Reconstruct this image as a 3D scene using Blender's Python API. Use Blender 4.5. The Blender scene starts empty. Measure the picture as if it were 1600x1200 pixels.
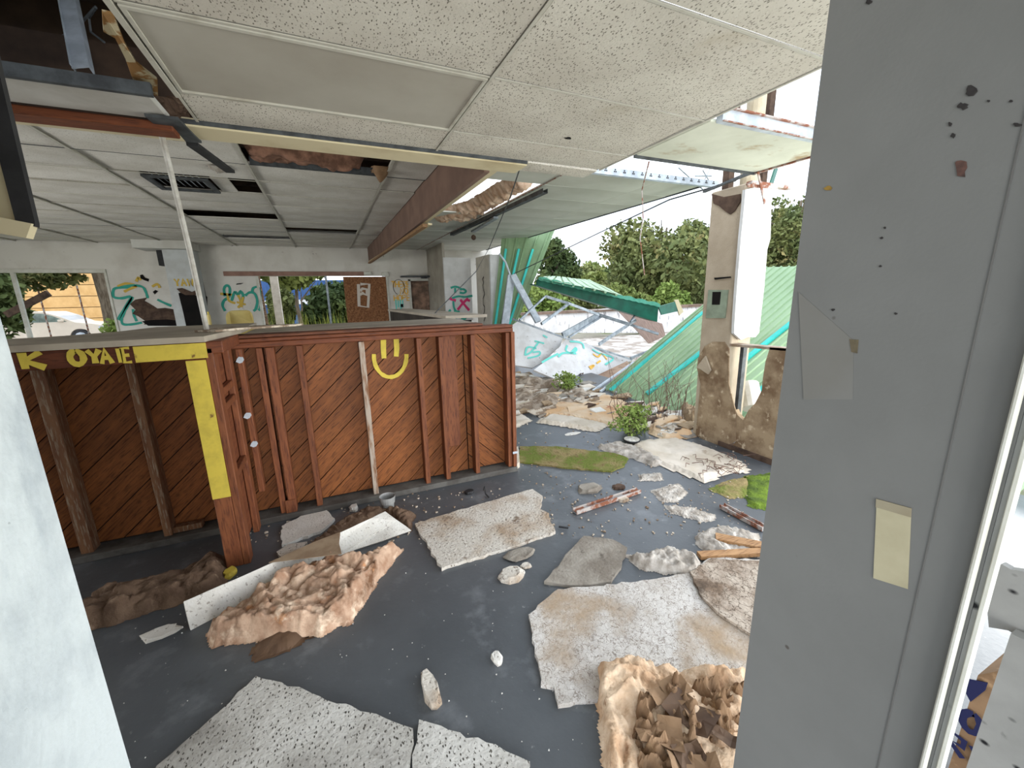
import bpy, bmesh, math, random
from mathutils import Vector, Matrix, noise
random.seed(7)
R=math.radians
scene=bpy.context.scene
COL=scene.collection
# ------------------------------------------------------------ camera
CAM=Vector((0,0,1.55)); F=636.0
RM=Matrix(((0.91211339,-0.10712843,0.39569263),(-0.40942638,-0.18985392,0.89237074),(-0.02047448,-0.9759503,-0.21702951)))
cd=bpy.data.cameras.new('camera'); cd.sensor_width=36; cd.lens=36*F/1600; cd.clip_start=0.02; cd.clip_end=500
cam=bpy.data.objects.new('camera',cd); COL.objects.link(cam)
m=Matrix.Identity(4)
for r in range(3):
    m[r][0]=RM[r][0]; m[r][1]=-RM[r][1]; m[r][2]=-RM[r][2]; m[r][3]=CAM[r]
cam.matrix_world=m; scene.camera=cam
# ------------------------------------------------------------ sky and exposure
vs=scene.view_settings; vs.view_transform='Standard'; vs.look='None'; vs.gamma=1; vs.use_curve_mapping=False
vs.exposure=1.55
wd=bpy.data.worlds.new('overcast_sky'); scene.world=wd; wd.use_nodes=True
nt=wd.node_tree; nt.nodes.clear()
wo=nt.nodes.new('ShaderNodeOutputWorld'); bg=nt.nodes.new('ShaderNodeBackground'); tc=nt.nodes.new('ShaderNodeTexCoord')
nz=nt.nodes.new('ShaderNodeTexNoise'); nz.inputs['Scale'].default_value=3.0; nz.inputs['Detail'].default_value=5
cr=nt.nodes.new('ShaderNodeValToRGB'); cr.color_ramp.elements[0].position=.38; cr.color_ramp.elements[1].position=.58
cr.color_ramp.elements[0].color=(.62,.74,.92,1); cr.color_ramp.elements[1].color=(.93,.96,1,1)
nt.links.new(tc.outputs['Generated'],nz.inputs['Vector']); nt.links.new(nz.outputs['Fac'],cr.inputs['Fac'])
nt.links.new(cr.outputs['Color'],bg.inputs['Color']); bg.inputs['Strength'].default_value=1.0
nt.links.new(bg.outputs[0],wo.inputs[0])
# daylight lamps added out of view to brighten the dark interior
def fill_light(name,loc,aim,sx,sy,watt,colr=(1,.99,.96)):
    l=bpy.data.lights.new(name,'AREA'); l.shape='RECTANGLE'; l.size=sx; l.size_y=sy; l.energy=watt; l.color=colr
    o=bpy.data.objects.new(name,l); COL.objects.link(o); o.location=loc
    o.rotation_euler=(Vector(aim)-Vector(loc)).to_track_quat('-Z','Y').to_euler(); return o
fill_light('fill_light_left',(-6.4,4.4,.8),(0,5.6,3.2),5,1.4,72)  # added lamp at the left wall, lifts the far ceiling
fill_light('fill_light_open_side',(4.6,.9,.9),(0,2.6,2.3),3.0,1.6,62)  # added lamp beside the open right side, on top of the sky light
fill_light('fill_light_behind',(.0,-2.8,.9),(.3,6,2.5),1.8,1.3,42)  # added lamp behind the camera, brightens ceilings and counter

# ------------------------------------------------------------ helpers
def ray(px,py): return RM@Vector((px-800,py-600,F))
def W(px,py,ax,val):
    r=ray(px,py); t=(val-CAM[ax])/r[ax]; return CAM+r*t
def WP(px,py,p,n):
    r=ray(px,py); n=Vector(n); t=(Vector(p)-CAM).dot(n)/r.dot(n); return CAM+r*t
MATS={}
def lin(c):
    return tuple(((v/255)/12.92 if v/255<=.04045 else ((v/255+.055)/1.055)**2.4) for v in c)
def M(name,c1,c2=None,scale=4,lo=.4,hi=.6,rough=.85,metal=0,bump=0,bscale=60,bdist=.01,layers=(),stretch=(1,1,1),rand=0,trans=0,spec=.3,emis=0):
    """procedural material; colours are sRGB 0-255. layers: (kind,scale,lo,hi,colour,stretch)"""
    if name in MATS: return MATS[name]
    mt=bpy.data.materials.new(name); MATS[name]=mt; mt.use_nodes=True
    nt=mt.node_tree; N=nt.nodes; L=nt.links
    b=N['Principled BSDF']; b.inputs['Roughness'].default_value=rough; b.inputs['Metallic'].default_value=metal
    b.inputs['Specular IOR Level'].default_value=spec
    tc=N.new('ShaderNodeTexCoord')
    def mp(st):
        x=N.new('ShaderNodeMapping'); x.inputs['Scale'].default_value=st; L.new(tc.outputs['Object'],x.inputs['Vector']); return x.outputs[0]
    v=mp(stretch)
    base=N.new('ShaderNodeRGB'); base.outputs[0].default_value=(*lin(c1),1); cur=base.outputs[0]
    def mask(kind,sc,lo_,hi_,st):
        vv=mp(st)
        if kind=='noise':
            t=N.new('ShaderNodeTexNoise'); t.inputs['Scale'].default_value=sc; t.inputs['Detail'].default_value=7; t.inputs['Roughness'].default_value=.6; o=t.outputs['Fac']
        elif kind=='spot':
            t=N.new('ShaderNodeTexVoronoi'); t.inputs['Scale'].default_value=sc; o=t.outputs['Distance']
        elif kind=='crack':
            t=N.new('ShaderNodeTexVoronoi'); t.feature='DISTANCE_TO_EDGE'; t.inputs['Scale'].default_value=sc
            n2=N.new('ShaderNodeTexNoise'); n2.inputs['Scale'].default_value=sc*1.5; L.new(vv,n2.inputs['Vector'])
            ad=N.new('ShaderNodeMixRGB'); ad.inputs[0].default_value=.08; L.new(vv,ad.inputs[1]); L.new(n2.outputs['Color'],ad.inputs[2]); vv=ad.outputs[0]; o=t.outputs['Distance']
        elif kind=='wave':
            t=N.new('ShaderNodeTexWave'); t.inputs['Scale'].default_value=sc; t.inputs['Distortion'].default_value=6; t.inputs['Detail'].default_value=3; o=t.outputs['Fac']
        L.new(vv,t.inputs['Vector'])
        mr=N.new('ShaderNodeMapRange'); mr.inputs['From Min'].default_value=lo_; mr.inputs['From Max'].default_value=hi_; L.new(o,mr.inputs['Value']); return mr.outputs[0]
    ls=list(layers)
    if c2 is not None: ls=[('noise',scale,lo,hi,c2,stretch)]+ls
    for kind,sc,lo_,hi_,colr,st in ls:
        mk_=mask(kind,sc,lo_,hi_,st)
        mx=N.new('ShaderNodeMixRGB'); L.new(mk_,mx.inputs[0]); L.new(cur,mx.inputs[1]); mx.inputs[2].default_value=(*lin(colr),1); cur=mx.outputs[0]
    if rand:
        oi=N.new('ShaderNodeObjectInfo'); mr=N.new('ShaderNodeMapRange'); mr.inputs['To Min'].default_value=1-rand; mr.inputs['To Max'].default_value=1+rand
        L.new(oi.outputs['Random'],mr.inputs['Value']); hs=N.new('ShaderNodeHueSaturation'); L.new(mr.outputs[0],hs.inputs['Value']); L.new(cur,hs.inputs['Color']); cur=hs.outputs[0]
    L.new(cur,b.inputs['Base Color'])
    if trans: b.inputs['Transmission Weight'].default_value=trans
    if bump:
        t=N.new('ShaderNodeTexNoise'); t.inputs['Scale'].default_value=bscale; t.inputs['Detail'].default_value=6; L.new(v,t.inputs['Vector'])
        bm_=N.new('ShaderNodeBump'); bm_.inputs['Strength'].default_value=bump; bm_.inputs['Distance'].default_value=bdist
        L.new(t.outputs['Fac'],bm_.inputs['Height']); L.new(bm_.outputs[0],b.inputs['Normal'])
    return mt
U=(1,1,1)
def tag(o,label=None,cat=None,group=None,kind=None):
    if label: o['label']=label
    if cat: o['category']=cat
    if group: o['group']=group
    if kind: o['kind']=kind
    return o
def T(name,label,cat,loc,group=None,kind=None):
    o=bpy.data.objects.new(name,None); o.empty_display_size=.1; COL.objects.link(o); o.location=loc
    return tag(o,label,cat,group,kind)
def wloc(o):
    v=Vector((0,0,0))
    while o is not None: v+=o.location; o=o.parent
    return v
def mk(name,vf,mat,parent=None,smooth=False,base=None,label=None,cat=None,group=None,kind=None):
    """one mesh object; vf=(verts in world space, faces)"""
    vv,ff=vf; vv=[Vector(v) for v in vv]
    if base is None:
        xs=[v.x for v in vv]; ys=[v.y for v in vv]; zs=[v.z for v in vv]
        base=Vector(((min(xs)+max(xs))/2,(min(ys)+max(ys))/2,min(zs)))
    base=Vector(base)
    me=bpy.data.meshes.new(name); me.from_pydata([v-base for v in vv],[],ff); me.materials.append(mat)
    if smooth:
        for p in me.polygons: p.use_smooth=True
    o=bpy.data.objects.new(name,me); COL.objects.link(o)
    if parent is not None:
        o.parent=parent; o.location=base-wloc(parent)
    else: o.location=base
    return tag(o,label,cat,group,kind)
def local(name,vf,mat,mat4,parent=None,**k):
    """mesh given in its own coordinates, placed by a matrix (parent roots carry translation only)"""
    me=bpy.data.meshes.new(name); me.from_pydata([Vector(v) for v in vf[0]],[],vf[1]); me.materials.append(mat)
    o=bpy.data.objects.new(name,me); COL.objects.link(o)
    if parent is not None:
        o.parent=parent; o.matrix_local=Matrix.Translation(-wloc(parent))@mat4
    else: o.matrix_local=mat4
    return tag(o,**k)
def cat_(*vfs):
    V=[];Fc=[]
    for v,f in vfs:
        n=len(V); V+=list(v); Fc+=[tuple(i+n for i in q) for q in f]
    return V,Fc
def box(x0,x1,y0,y1,z0,z1):
    v=[(x,y,z) for z in (z0,z1) for y in (y0,y1) for x in (x0,x1)]
    return v,[(0,2,3,1),(4,5,7,6),(0,1,5,4),(2,6,7,3),(0,4,6,2),(1,3,7,5)]
def bbox(x0,x1,y0,y1,z0,z1,b=.004):
    """box with chamfered vertical and horizontal edges"""
    bm=bmesh.new(); v,f=box(x0,x1,y0,y1,z0,z1); vs_=[bm.verts.new(p) for p in v]
    for q in f: bm.faces.new([vs_[i] for i in q])
    b=min(b,(x1-x0)*.3,(y1-y0)*.3,(z1-z0)*.3)
    bmesh.ops.bevel(bm,geom=bm.edges[:],offset=b,segments=1,affect='EDGES')
    bm.verts.index_update(); r=([tuple(p.co) for p in bm.verts],[tuple(x.index for x in q.verts) for q in bm.faces]); bm.free(); return r
def prism(pts,h):
    """pts: list of Vectors (planar outline); h: Vector offset"""
    n=len(pts); h=Vector(h)
    v=[Vector(p) for p in pts]+[Vector(p)+h for p in pts]
    f=[tuple(reversed(range(n))),tuple(range(n,2*n))]+[(i,(i+1)%n,(i+1)%n+n,i+n) for i in range(n)]
    return v,f
def stick(p0,p1,w,h,up=(0,0,1)):
    p0=Vector(p0);p1=Vector(p1);d=(p1-p0).normalized(); up=Vector(up)
    s=d.cross(up)
    if s.length<1e-3: s=d.cross(Vector((1,0,0)))
    s.normalize(); u=s.cross(d)
    pts=[p0+s*(a*w/2)+u*(b*h/2) for a,b in ((-1,-1),(1,-1),(1,1),(-1,1))]
    return prism(pts,p1-p0)
def tube(pts,r,seg=8,r1=None):
    pts=[Vector(p) for p in pts]; V=[];Fc=[]; n=len(pts)
    for i,p in enumerate(pts):
        d=(pts[min(i+1,n-1)]-pts[max(i-1,0)]).normalized()
        a=d.cross(Vector((.3,.2,1)).normalized());
        if a.length<1e-3: a=d.cross(Vector((1,0,0)))
        a.normalize(); b=d.cross(a); rr=r if r1 is None else r+(r1-r)*i/(n-1)
        for k in range(seg):
            t=2*math.pi*k/seg; V.append(p+a*(rr*math.cos(t))+b*(rr*math.sin(t)))
    for i in range(n-1):
        for k in range(seg): Fc.append((i*seg+k,i*seg+(k+1)%seg,(i+1)*seg+(k+1)%seg,(i+1)*seg+k))
    Fc+=[tuple(reversed(range(seg))),tuple(range((n-1)*seg,n*seg))]
    return V,Fc
def jag(pts,amp=.01,step=.04,seed=0,skip=()):
    rnd=random.Random(seed); out=[]; n=len(pts); pts=[Vector(p) for p in pts]
    for i in range(n):
        a=pts[i];b=pts[(i+1)%n]; out.append(a)
        if i in skip: continue
        L=(b-a).length; k=max(1,int(L/step)); d=(b-a).normalized(); nn=Vector((-d.y,d.x,0)) if abs(d.z)<.9 and (abs(d.x)+abs(d.y))>.01 else Vector((1,0,0))
        for j in range(1,k):
            out.append(a+(b-a)*(j/k)+nn*rnd.uniform(-amp,amp)+d*rnd.uniform(-.3,.3)*step)
    return out
def inpoly(x,y,P):
    c=False; n=len(P); j=n-1
    for i in range(n):
        xi,yi=P[i][0],P[i][1]; xj,yj=P[j][0],P[j][1]
        if (yi>y)!=(yj>y) and x<(xj-xi)*(y-yi)/(yj-yi)+xi: c=not c
        j=i
    return c
def edged(x,y,P):
    d=9; n=len(P)
    for i in range(n):
        ax,ay=P[i][0],P[i][1]; bx_,by_=P[(i+1)%n][0],P[(i+1)%n][1]
        dx,dy=bx_-ax,by_-ay; t=max(0,min(1,((x-ax)*dx+(y-ay)*dy)/(dx*dx+dy*dy+1e-9)))
        d=min(d,math.hypot(x-ax-t*dx,y-ay-t*dy))
    return d
def lump(P,h,res=.012,z0=0,fs=9,rough=.7,edge=.06,seed=0,crump=0,zf=None):
    """fluffy or crumpled heap over a polygon: closed on the floor side by its skirt"""
    xs=[p[0] for p in P]; ys=[p[1] for p in P]; x0,x1,y0,y1=min(xs)-.02,max(xs)+.02,min(ys)-.02,max(ys)+.02
    nx=int((x1-x0)/res)+1; ny=int((y1-y0)/res)+1; V=[];idx={}; Fc=[]
    so=Vector((seed*7.3,seed*3.1,seed))
    def height(x,y):
        p=Vector((x,y,0))
        w=noise.noise_vector(p*5+so)*.055+noise.noise_vector(p*16+so)*.012
        q=(p+w)*fs+so
        t=abs(noise.noise(q))*1.1+abs(noise.noise(q*2.1+so))*.5+abs(noise.noise(q*4.3))*.25*rough
        v=.42+.40*t+.30*(1-abs(noise.noise(q*.45))*1.6)+.08*noise.noise(q*3.1)+.05*noise.noise(q*9)
        if crump:
            v=.45; pw=p+noise.noise_vector(p*4+so)*.06
            for i in range(7):
                a=i*2.39+seed; f_=crump*(.45+.32*i); u=(pw.x*math.cos(a)+pw.y*math.sin(a))*f_+i*.37
                v+=(abs((u%2)-1)-.5)*.5/(1+.33*i)*(1+.5*noise.noise(p*3+Vector((i*3.1,0,0))))
        return v
    for j in range(ny):
        for i in range(nx):
            x=x0+i*res;y=y0+j*res; wob=noise.noise(Vector((x*14,y*14,seed)))*.02
            e=edged(x,y,P)*(1 if inpoly(x,y,P) else -1)+wob
            if e>-res*1.6:
                s=math.sin(max(0,min(1,e/edge))*math.pi/2)
                zz=z0+max(.002,h*s*max(.15,height(x,y)))+(zf(x,y) if zf else 0)
                hx=noise.noise(Vector((x*30,y*30,seed+5)))*.012
                idx[i,j]=len(V); V.append((x+hx,y+hx*.7,zz))
    for (i,j),a in idx.items():
        if (i+1,j) in idx and (i,j+1) in idx and (i+1,j+1) in idx: Fc.append((a,idx[i+1,j],idx[i+1,j+1],idx[i,j+1]))
    # skirt + bottom: duplicate boundary down
    return V,Fc
def spl(P,k=4):
    if len(P)<3: return list(P)
    out=[]
    for i in range(len(P)-1):
        p0=P[max(i-1,0)];p1=P[i];p2=P[i+1];p3=P[min(i+2,len(P)-1)]
        for j in range(k):
            t=j/k; out.append(tuple(.5*((2*b)+(-a+c)*t+(2*a-5*b+4*c-d)*t*t+(-a+3*b-3*c+d)*t**3) for a,b,c,d in zip(p0,p1,p2,p3)))
    out.append(tuple(P[-1])); return out
def ribbon(pts,w,O,Ux,Vx,N_,off=.003,seed=0):
    """painted stroke: flat band on plane O+u*Ux+v*Vx"""
    O=Vector(O);Ux=Vector(Ux);Vx=Vector(Vx);N_=Vector(N_); V=[];Fc=[]; rnd=random.Random(seed)
    n=len(pts); off=off+.0012*(seed%7)
    for i in range(n):
        a=pts[max(i-1,0)];b=pts[min(i+1,n-1)]; dx,dy=b[0]-a[0],b[1]-a[1]; l=math.hypot(dx,dy) or 1
        nx,ny=-dy/l,dx/l; ww=w*rnd.uniform(.85,1.15)/2
        for s in (-1,1): V.append(O+Ux*(pts[i][0]+s*nx*ww)+Vx*(pts[i][1]+s*ny*ww)+N_*off)
    for i in range(n-1): Fc.append((2*i,2*i+1,2*i+3,2*i+2))
    return V,Fc
def arc(cx,cy,rx,ry,a0,a1,n=14): return [(cx+rx*math.cos(R(a0+(a1-a0)*i/n)),cy+ry*math.sin(R(a0+(a1-a0)*i/n))) for i in range(n+1)]
GL={'T':[[(0,1),(.8,1)],[(.4,1),(.4,0)]],'H':[[(0,1),(0,0)],[(.7,1),(.7,0)],[(0,.5),(.7,.5)]],'E':[[(.7,1),(0,1),(0,0),(.7,0)],[(0,.5),(.6,.5)]],
'R':[[(0,0),(0,1),(.6,.95),(.6,.55),(0,.5),(.7,0)]],'N':[[(0,0),(0,1),(.7,0),(.7,1)]],'O':[arc(.37,.5,.37,.5,90,450)],'P':[[(0,0),(0,1),(.6,.95),(.6,.55),(0,.5)]],
'S':[arc(.35,.74,.3,.25,30,270,8)+arc(.35,.25,.32,.26,90,-150,8)],'Y':[[(0,1),(.35,.5),(.7,1)],[(.35,.5),(.35,0)]],'A':[[(0,0),(.35,1),(.7,0)],[(.15,.4),(.55,.4)]],
'W':[[(0,1),(.2,0),(.4,.8),(.6,0),(.8,1)]],'K':[[(0,0),(0,1)],[(.65,1),(.05,.5),(.7,0)]],'D':[[(0,0),(0,1),(.5,.9),(.7,.5),(.5,.1),(0,0)]],'G':[arc(.4,.5,.38,.5,50,340,12)+[(.75,.45),(.45,.45)]],
'I':[[(.3,0),(.3,1)]],'L':[[(0,1),(0,0),(.6,0)]],'Z':[[(0,1),(.7,1),(0,0),(.7,0)]],"'":[[(.2,1),(.1,.75)]],'V':[[(0,1),(.35,0),(.7,1)]],'X':[[(0,1),(.7,0)],[(0,0),(.7,1)]],'B':[[(0,0),(0,1),(.5,.9),(.5,.6),(0,.5),(.6,.4),(.6,.1),(0,0)]]}
def text(s,u,v,h,w,O,Ux,Vx,N_,adv=.95,asp=.8,seed=1):
    out=[]
    for k,ch in enumerate(s):
        if ch in GL:
            for jj,st in enumerate(GL[ch]):
                out.append(ribbon([(u+k*h*adv*asp+p[0]*h*asp,v+p[1]*h) for p in st],w,O,Ux,Vx,N_,off=.003+.0007*jj,seed=seed+k))
    return cat_(*out)

# ------------------------------------------------------------ materials
PLAST=M('ceiling_board',(198,193,181),(186,180,168),scale=2.5,rough=.95,bump=.5,bscale=120,bdist=.004,layers=[('spot',95,.26,.18,(104,98,88),(1,.5,1)),('noise',130,.40,.35,(112,106,96),(1,.55,1)),('noise',1.1,.60,.78,(160,148,124),U)],rand=.03)
PLASTF=M('ceiling_board_far',(212,208,199),(196,191,180),scale=2,rough=.95,bump=.15,bscale=60,layers=[('noise',90,.40,.34,(140,134,124),U)],rand=.05)
WHITEP=M('white_plank_board',(206,206,198),(192,192,182),scale=1,rough=.8,rand=.02)
GRID=M('grid_metal',(182,179,167),(152,145,130),scale=6,lo=.5,hi=.75,rough=.6)
TROF=M('light_diffuser',(172,168,157),(154,148,136),scale=1.3,lo=.35,hi=.7,rough=.55)
CREAM=M('cream_drywall',(205,193,160),(176,160,126),scale=2,lo=.5,hi=.75,rough=.85)
WALLM=M('interior_wall_paint',(212,209,201),(186,180,170),scale=1.3,lo=.45,hi=.75,rough=.9,layers=[('noise',7,.68,.74,(96,84,74),U)])
FLOORM=M('painted_concrete',(88,92,96),(74,78,82),scale=1.5,lo=.35,hi=.65,rough=.42,spec=.5,bump=.12,bscale=40,layers=[('noise',5,.55,.72,(108,112,116),U),('noise',22,.66,.74,(134,136,136),(1,1,1)),('noise',3.1,.63,.72,(62,64,66),U)])
GROUND=M('dirt_ground',(172,164,150),(150,144,128),scale=.8,rough=.95,bump=.6,bscale=12,bdist=.05,layers=[('noise',.35,.5,.6,(104,116,66),U)])
def woodmat(name,c1,c2,dark,st,rand=.12,scale=3,knots=True):
    ly=[('noise',scale*4,.5,.68,dark,st)]
    if knots: ly.append(('spot',3.2,.10,.055,tuple(int(v*.45) for v in dark),(1,1.2,1)))
    return M(name,c1,c2,scale=scale,lo=.3,hi=.7,rough=.6,stretch=st,bump=.2,bscale=30,bdist=.003,layers=ly,rand=rand)
BOARD=woodmat('cedar_board',(142,86,44),(108,62,30),(74,40,20),(1,9,9))
STUDZ=woodmat('stud_wood',(132,80,50),(104,58,36),(80,44,30),(9,9,1),knots=False)
STUDX=woodmat('rail_wood',(126,72,44),(98,52,32),(76,42,28),(1,9,9),knots=False)
STUDG=M('whitewashed_stud',(170,156,142),(128,92,66),scale=4,stretch=(6,6,1),lo=.48,hi=.6,rough=.8)
STUDOLD=woodmat('old_stud_wood',(128,92,64),(98,62,42),(150,136,116),(9,9,1),knots=False)
YEL=M('yellow_paint',(206,184,74),(176,156,66),scale=9,lo=.45,hi=.7,rough=.7,layers=[('noise',18,.64,.7,(120,92,48),U)])
CTOP=M('laminate_counter',(176,166,150),(154,144,130),scale=3,rough=.6)
GREYPL=M('grey_plate_wood',(98,96,92),(74,70,66),scale=6,rough=.9)
METAL=M('galvanised_steel',(164,172,178),(124,132,138),scale=8,rough=.4,metal=.7)
METALW=M('pale_metal_angle',(196,204,212),(168,176,184),scale=8,rough=.5,metal=.2)
METALD=M('dark_metal_channel',(86,90,92),(64,66,68),scale=10,rough=.6,metal=.3)
RUST=M('rusty_steel',(134,84,62),(178,170,164),scale=12,lo=.45,hi=.55,rough=.75,metal=.2)
BROWN=M('brown_painted_beam',(122,98,86),(108,86,76),scale=3,rough=.85,layers=[('spot',1.6,.03,.02,(40,26,20),U)])
DARK=M('black_rubbery',(34,34,36),(48,48,50),scale=9,rough=.6)
DECK=M('old_roof_deck',(74,58,46),(48,38,32),scale=3,rough=.95)
INS=M('pink_fibreglass',(200,172,148),(150,114,90),scale=9,lo=.35,hi=.65,rough=1,bump=.6,bscale=60,bdist=.01,layers=[('noise',13,.52,.7,(228,206,182),U),('noise',6,.56,.70,(110,78,56),U),('noise',9,.62,.72,(196,142,100),U)])
INSB=M('brown_fibreglass',(120,98,80),(92,72,58),scale=9,lo=.35,hi=.65,rough=1,bump=.8,bscale=70,bdist=.01,layers=[('noise',13,.58,.75,(158,134,112),U)])
INSW=M('white_wadding',(190,184,176),(150,142,132),scale=14,lo=.35,hi=.6,rough=1,bump=.7,bscale=60)
KRAFT=M('kraft_paper',(148,120,92),(112,86,62),scale=5,lo=.35,hi=.65,rough=.85,layers=[('noise',14,.6,.7,(172,142,108),U)])
KRAFTD=M('wet_kraft_paper',(98,76,58),(76,56,42),scale=6,rough=.7)
TILEC=M('cracked_fallen_board',(206,203,198),(180,174,166),scale=4,lo=.45,hi=.6,rough=.95,bump=.7,bscale=50,bdist=.006,layers=[('crack',24,.05,.0,(120,108,98),U),('crack',70,.08,.0,(140,130,122),U),('noise',1.9,.50,.66,(160,140,116),U),('noise',4.2,.63,.72,(98,86,74),U)])
TILEP=M('pitted_fallen_board',(196,194,188),(170,167,160),scale=3,rough=.95,bump=.9,bscale=55,bdist=.006,layers=[('noise',100,.42,.37,(84,80,74),(1,.6,1)),('noise',2.2,.56,.68,(128,124,118),U),('spot',70,.24,.15,(70,66,60),(1,.55,1))])
TILED=M('stained_fallen_board',(198,192,182),(160,140,118),scale=3.4,lo=.46,hi=.66,rough=.95,bump=.7,bscale=60,layers=[('noise',55,.42,.37,(116,104,92),U),('noise',9,.62,.7,(110,92,76),U)])
TILEG=M('grey_fallen_board',(150,144,134),(122,114,104),scale=5,rough=.95,bump=.5,bscale=60,layers=[('noise',14,.6,.72,(92,84,76),U)])
TILEW=M('clean_fallen_board',(216,214,208),(204,200,192),scale=4,rough=.95,bump=.5,bscale=80,layers=[('noise',60,.40,.35,(160,154,146),U)])
MOSS=M('mossy_board',(138,122,84),(98,108,44),scale=3,lo=.42,hi=.56,rough=1,bump=1,bscale=50,layers=[('noise',20,.55,.65,(112,96,62),U)])
MOSSG=M('green_moss',(96,118,34),(66,84,30),scale=9,rough=1,bump=1,bscale=60)
SHEET=M('pale_vinyl_sheet',(212,202,188),(190,178,160),scale=3,rough=.7,layers=[('noise',7,.62,.72,(150,132,112),U)])
SHEETO=M('rust_stained_sheet',(206,184,156),(196,158,116),scale=2,rough=.7,layers=[('noise',6,.60,.68,(164,104,62),U)])
STUC=M('beige_stucco_column',(178,164,144),(164,150,130),scale=3,rough=.9,bump=.3,bscale=90)
STAIN=M('water_stained_board',(158,138,112),(116,94,72),scale=5,lo=.4,hi=.6,rough=.95,bump=.4,bscale=20,layers=[('noise',11,.58,.66,(188,170,144),U),('noise',3,.62,.7,(84,70,52),U)])
WHITE=M('bright_white_board',(208,208,207),(194,193,191),scale=3,rough=.8)
GREENP=M('pale_green_steel',(150,176,140),(136,162,126),scale=1.2,rough=.5,metal=.1)
GREENS=M('turquoise_trim',(62,196,186),(52,176,168),scale=4,rough=.5)
GREEND=M('dark_green_steel',(18,98,78),(14,78,62),scale=4,rough=.45,metal=.1)
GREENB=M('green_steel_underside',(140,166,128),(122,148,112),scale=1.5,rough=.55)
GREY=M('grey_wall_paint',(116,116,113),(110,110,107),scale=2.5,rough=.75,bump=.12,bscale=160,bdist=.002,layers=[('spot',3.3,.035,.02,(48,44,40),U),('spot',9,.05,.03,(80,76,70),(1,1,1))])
MILD=M('mildewed_paint',(150,150,146),(138,138,134),scale=5,rough=.8,layers=[('spot',26,.2,.08,(26,26,28),(1,.7,1)),('noise',9,.62,.7,(92,92,90),U)])
JAMBW=M('dirty_white_paint',(200,207,208),(168,176,180),scale=3.5,lo=.45,hi=.68,rough=.8,bump=.2,bscale=50,layers=[('noise',4,.53,.74,(132,142,152),(1,1.6,.7)),('noise',26,.70,.76,(96,98,100),U)])
TRIMW=M('white_trim_paint',(206,206,196),(190,188,176),scale=7,rough=.6)
OSB=M('particle_board',(142,98,66),(108,70,44),scale=20,lo=.4,hi=.6,rough=.9,layers=[('noise',45,.56,.66,(166,124,88),U)])
BLACK=M('dark_void',(14,12,11),(24,20,18),scale=4,rough=1)
TORN=M('torn_board_core',(92,74,62),(66,52,44),scale=8,rough=1)
TEAL=M('teal_spray',(56,152,134),rough=.8); YSP=M('ochre_spray',(196,166,74),rough=.8); PINKSP=M('magenta_spray',(200,56,108),rough=.8); BLKSP=M('black_spray',(62,54,50),rough=.8); WSP=M('white_spray',(206,196,184),rough=.9)
AQUA=M('aqua_spray',(112,206,194),rough=.8); ORSP=M('orange_spray',(226,178,84),rough=.8)
LEAF=M('olive_leaves',(104,118,62),(134,142,78),scale=.7,rough=.8); LEAFD=M('dark_leaves',(66,84,48),(92,104,58),scale=.7,rough=.8); LEAFL=M('bright_leaves',(116,138,66),(142,158,86),scale=1.2,rough=.8)
BARK=M('tree_bark',(128,116,100),(92,80,66),scale=8,stretch=(3,3,.6),rough=.95)
RUBB=M('mixed_rubble',(186,174,158),(128,110,92),scale=9,lo=.45,hi=.55,rough=.95,rand=.2)

# ------------------------------------------------------------ ground, floor
def plane(x0,x1,y0,y1,z,t): return box(x0,x1,y0,y1,z-t,z)
mk('ground',plane(-90,110,-30,140,-.25,.3),GROUND,kind='structure')
mk('floor',plane(-6.6,4.6,-1.5,11.8,0,.24),FLOORM,kind='structure')

# ------------------------------------------------------------ back wall with two window openings and a door opening
YB=11.6
def wall_pieces(x0,x1,y0,y1,z0,z1,holes):
    xs=sorted({x0,x1}|{h[0] for h in holes}|{h[1] for h in holes}); out=[]
    for a,b in zip(xs,xs[1:]):
        hs=sorted([h for h in holes if h[0]<=a+1e-6 and h[1]>=b-1e-6],key=lambda h:h[2]); z=z0
        for h in hs:
            if h[2]>z+1e-6: out.append(box(a,b,y0,y1,z,h[2]))
            z=h[3]
        if z<z1-1e-6: out.append(box(a,b,y0,y1,z,z1))
    return cat_(*out)
back=mk('wall_back',wall_pieces(-6.6,4.6,YB,YB+.18,0,3.40,[(-6.4,-4.16,.85,2.16),(-1.42,1.57,.85,2.08),(2.17,2.72,0,1.94)]),WALLM,kind='structure')
UX,VZ,NY=(1,0,0),(0,0,1),(0,-1,0)
def onback(px,py,off=0): return W(px,py,1,YB-off)
def strokeB(name,strokes,w,mat,parent,Y=YB,label=None,off=.006):
    """strokes given as photo points, laid on the wall plane"""
    out=[]
    for i,s in enumerate(strokes):
        pts=[]
        for p in (s if name=='spray_figure' else spl(s)):
            q=W(p[0],p[1],1,Y); pts.append((q.x,q.z))
        out.append(ribbon(pts,w,(0,Y,0),UX,VZ,NY,off=off,seed=i))
    return mk(name,cat_(*out),mat,parent,label=label)
strokeB('graffiti_lettering',[[(205,449),(182,450),(177,455),(178,464),(190,466),(205,464),(196,480),(186,497),(190,497),(198,480),(208,464)],[(186,450),(205,446),(222,448),(228,456),(231,466)],[(190,497),(192,506),(204,507),(222,504)],[(208,483),(210,494),(214,502)],[(246,468),(256,473),(268,478)]],.05,TEAL,back,label='teal spray strokes left of the pilaster')
strokeB('graffiti_lettering',[[(184,448),(196,443),(210,445)],[(194,456),(202,452),(214,447)],[(213,440),(216,434),(220,438)],[(238,448),(246,444),(250,450)]],.05,YSP,back,label='faint yellow scribble')
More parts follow.
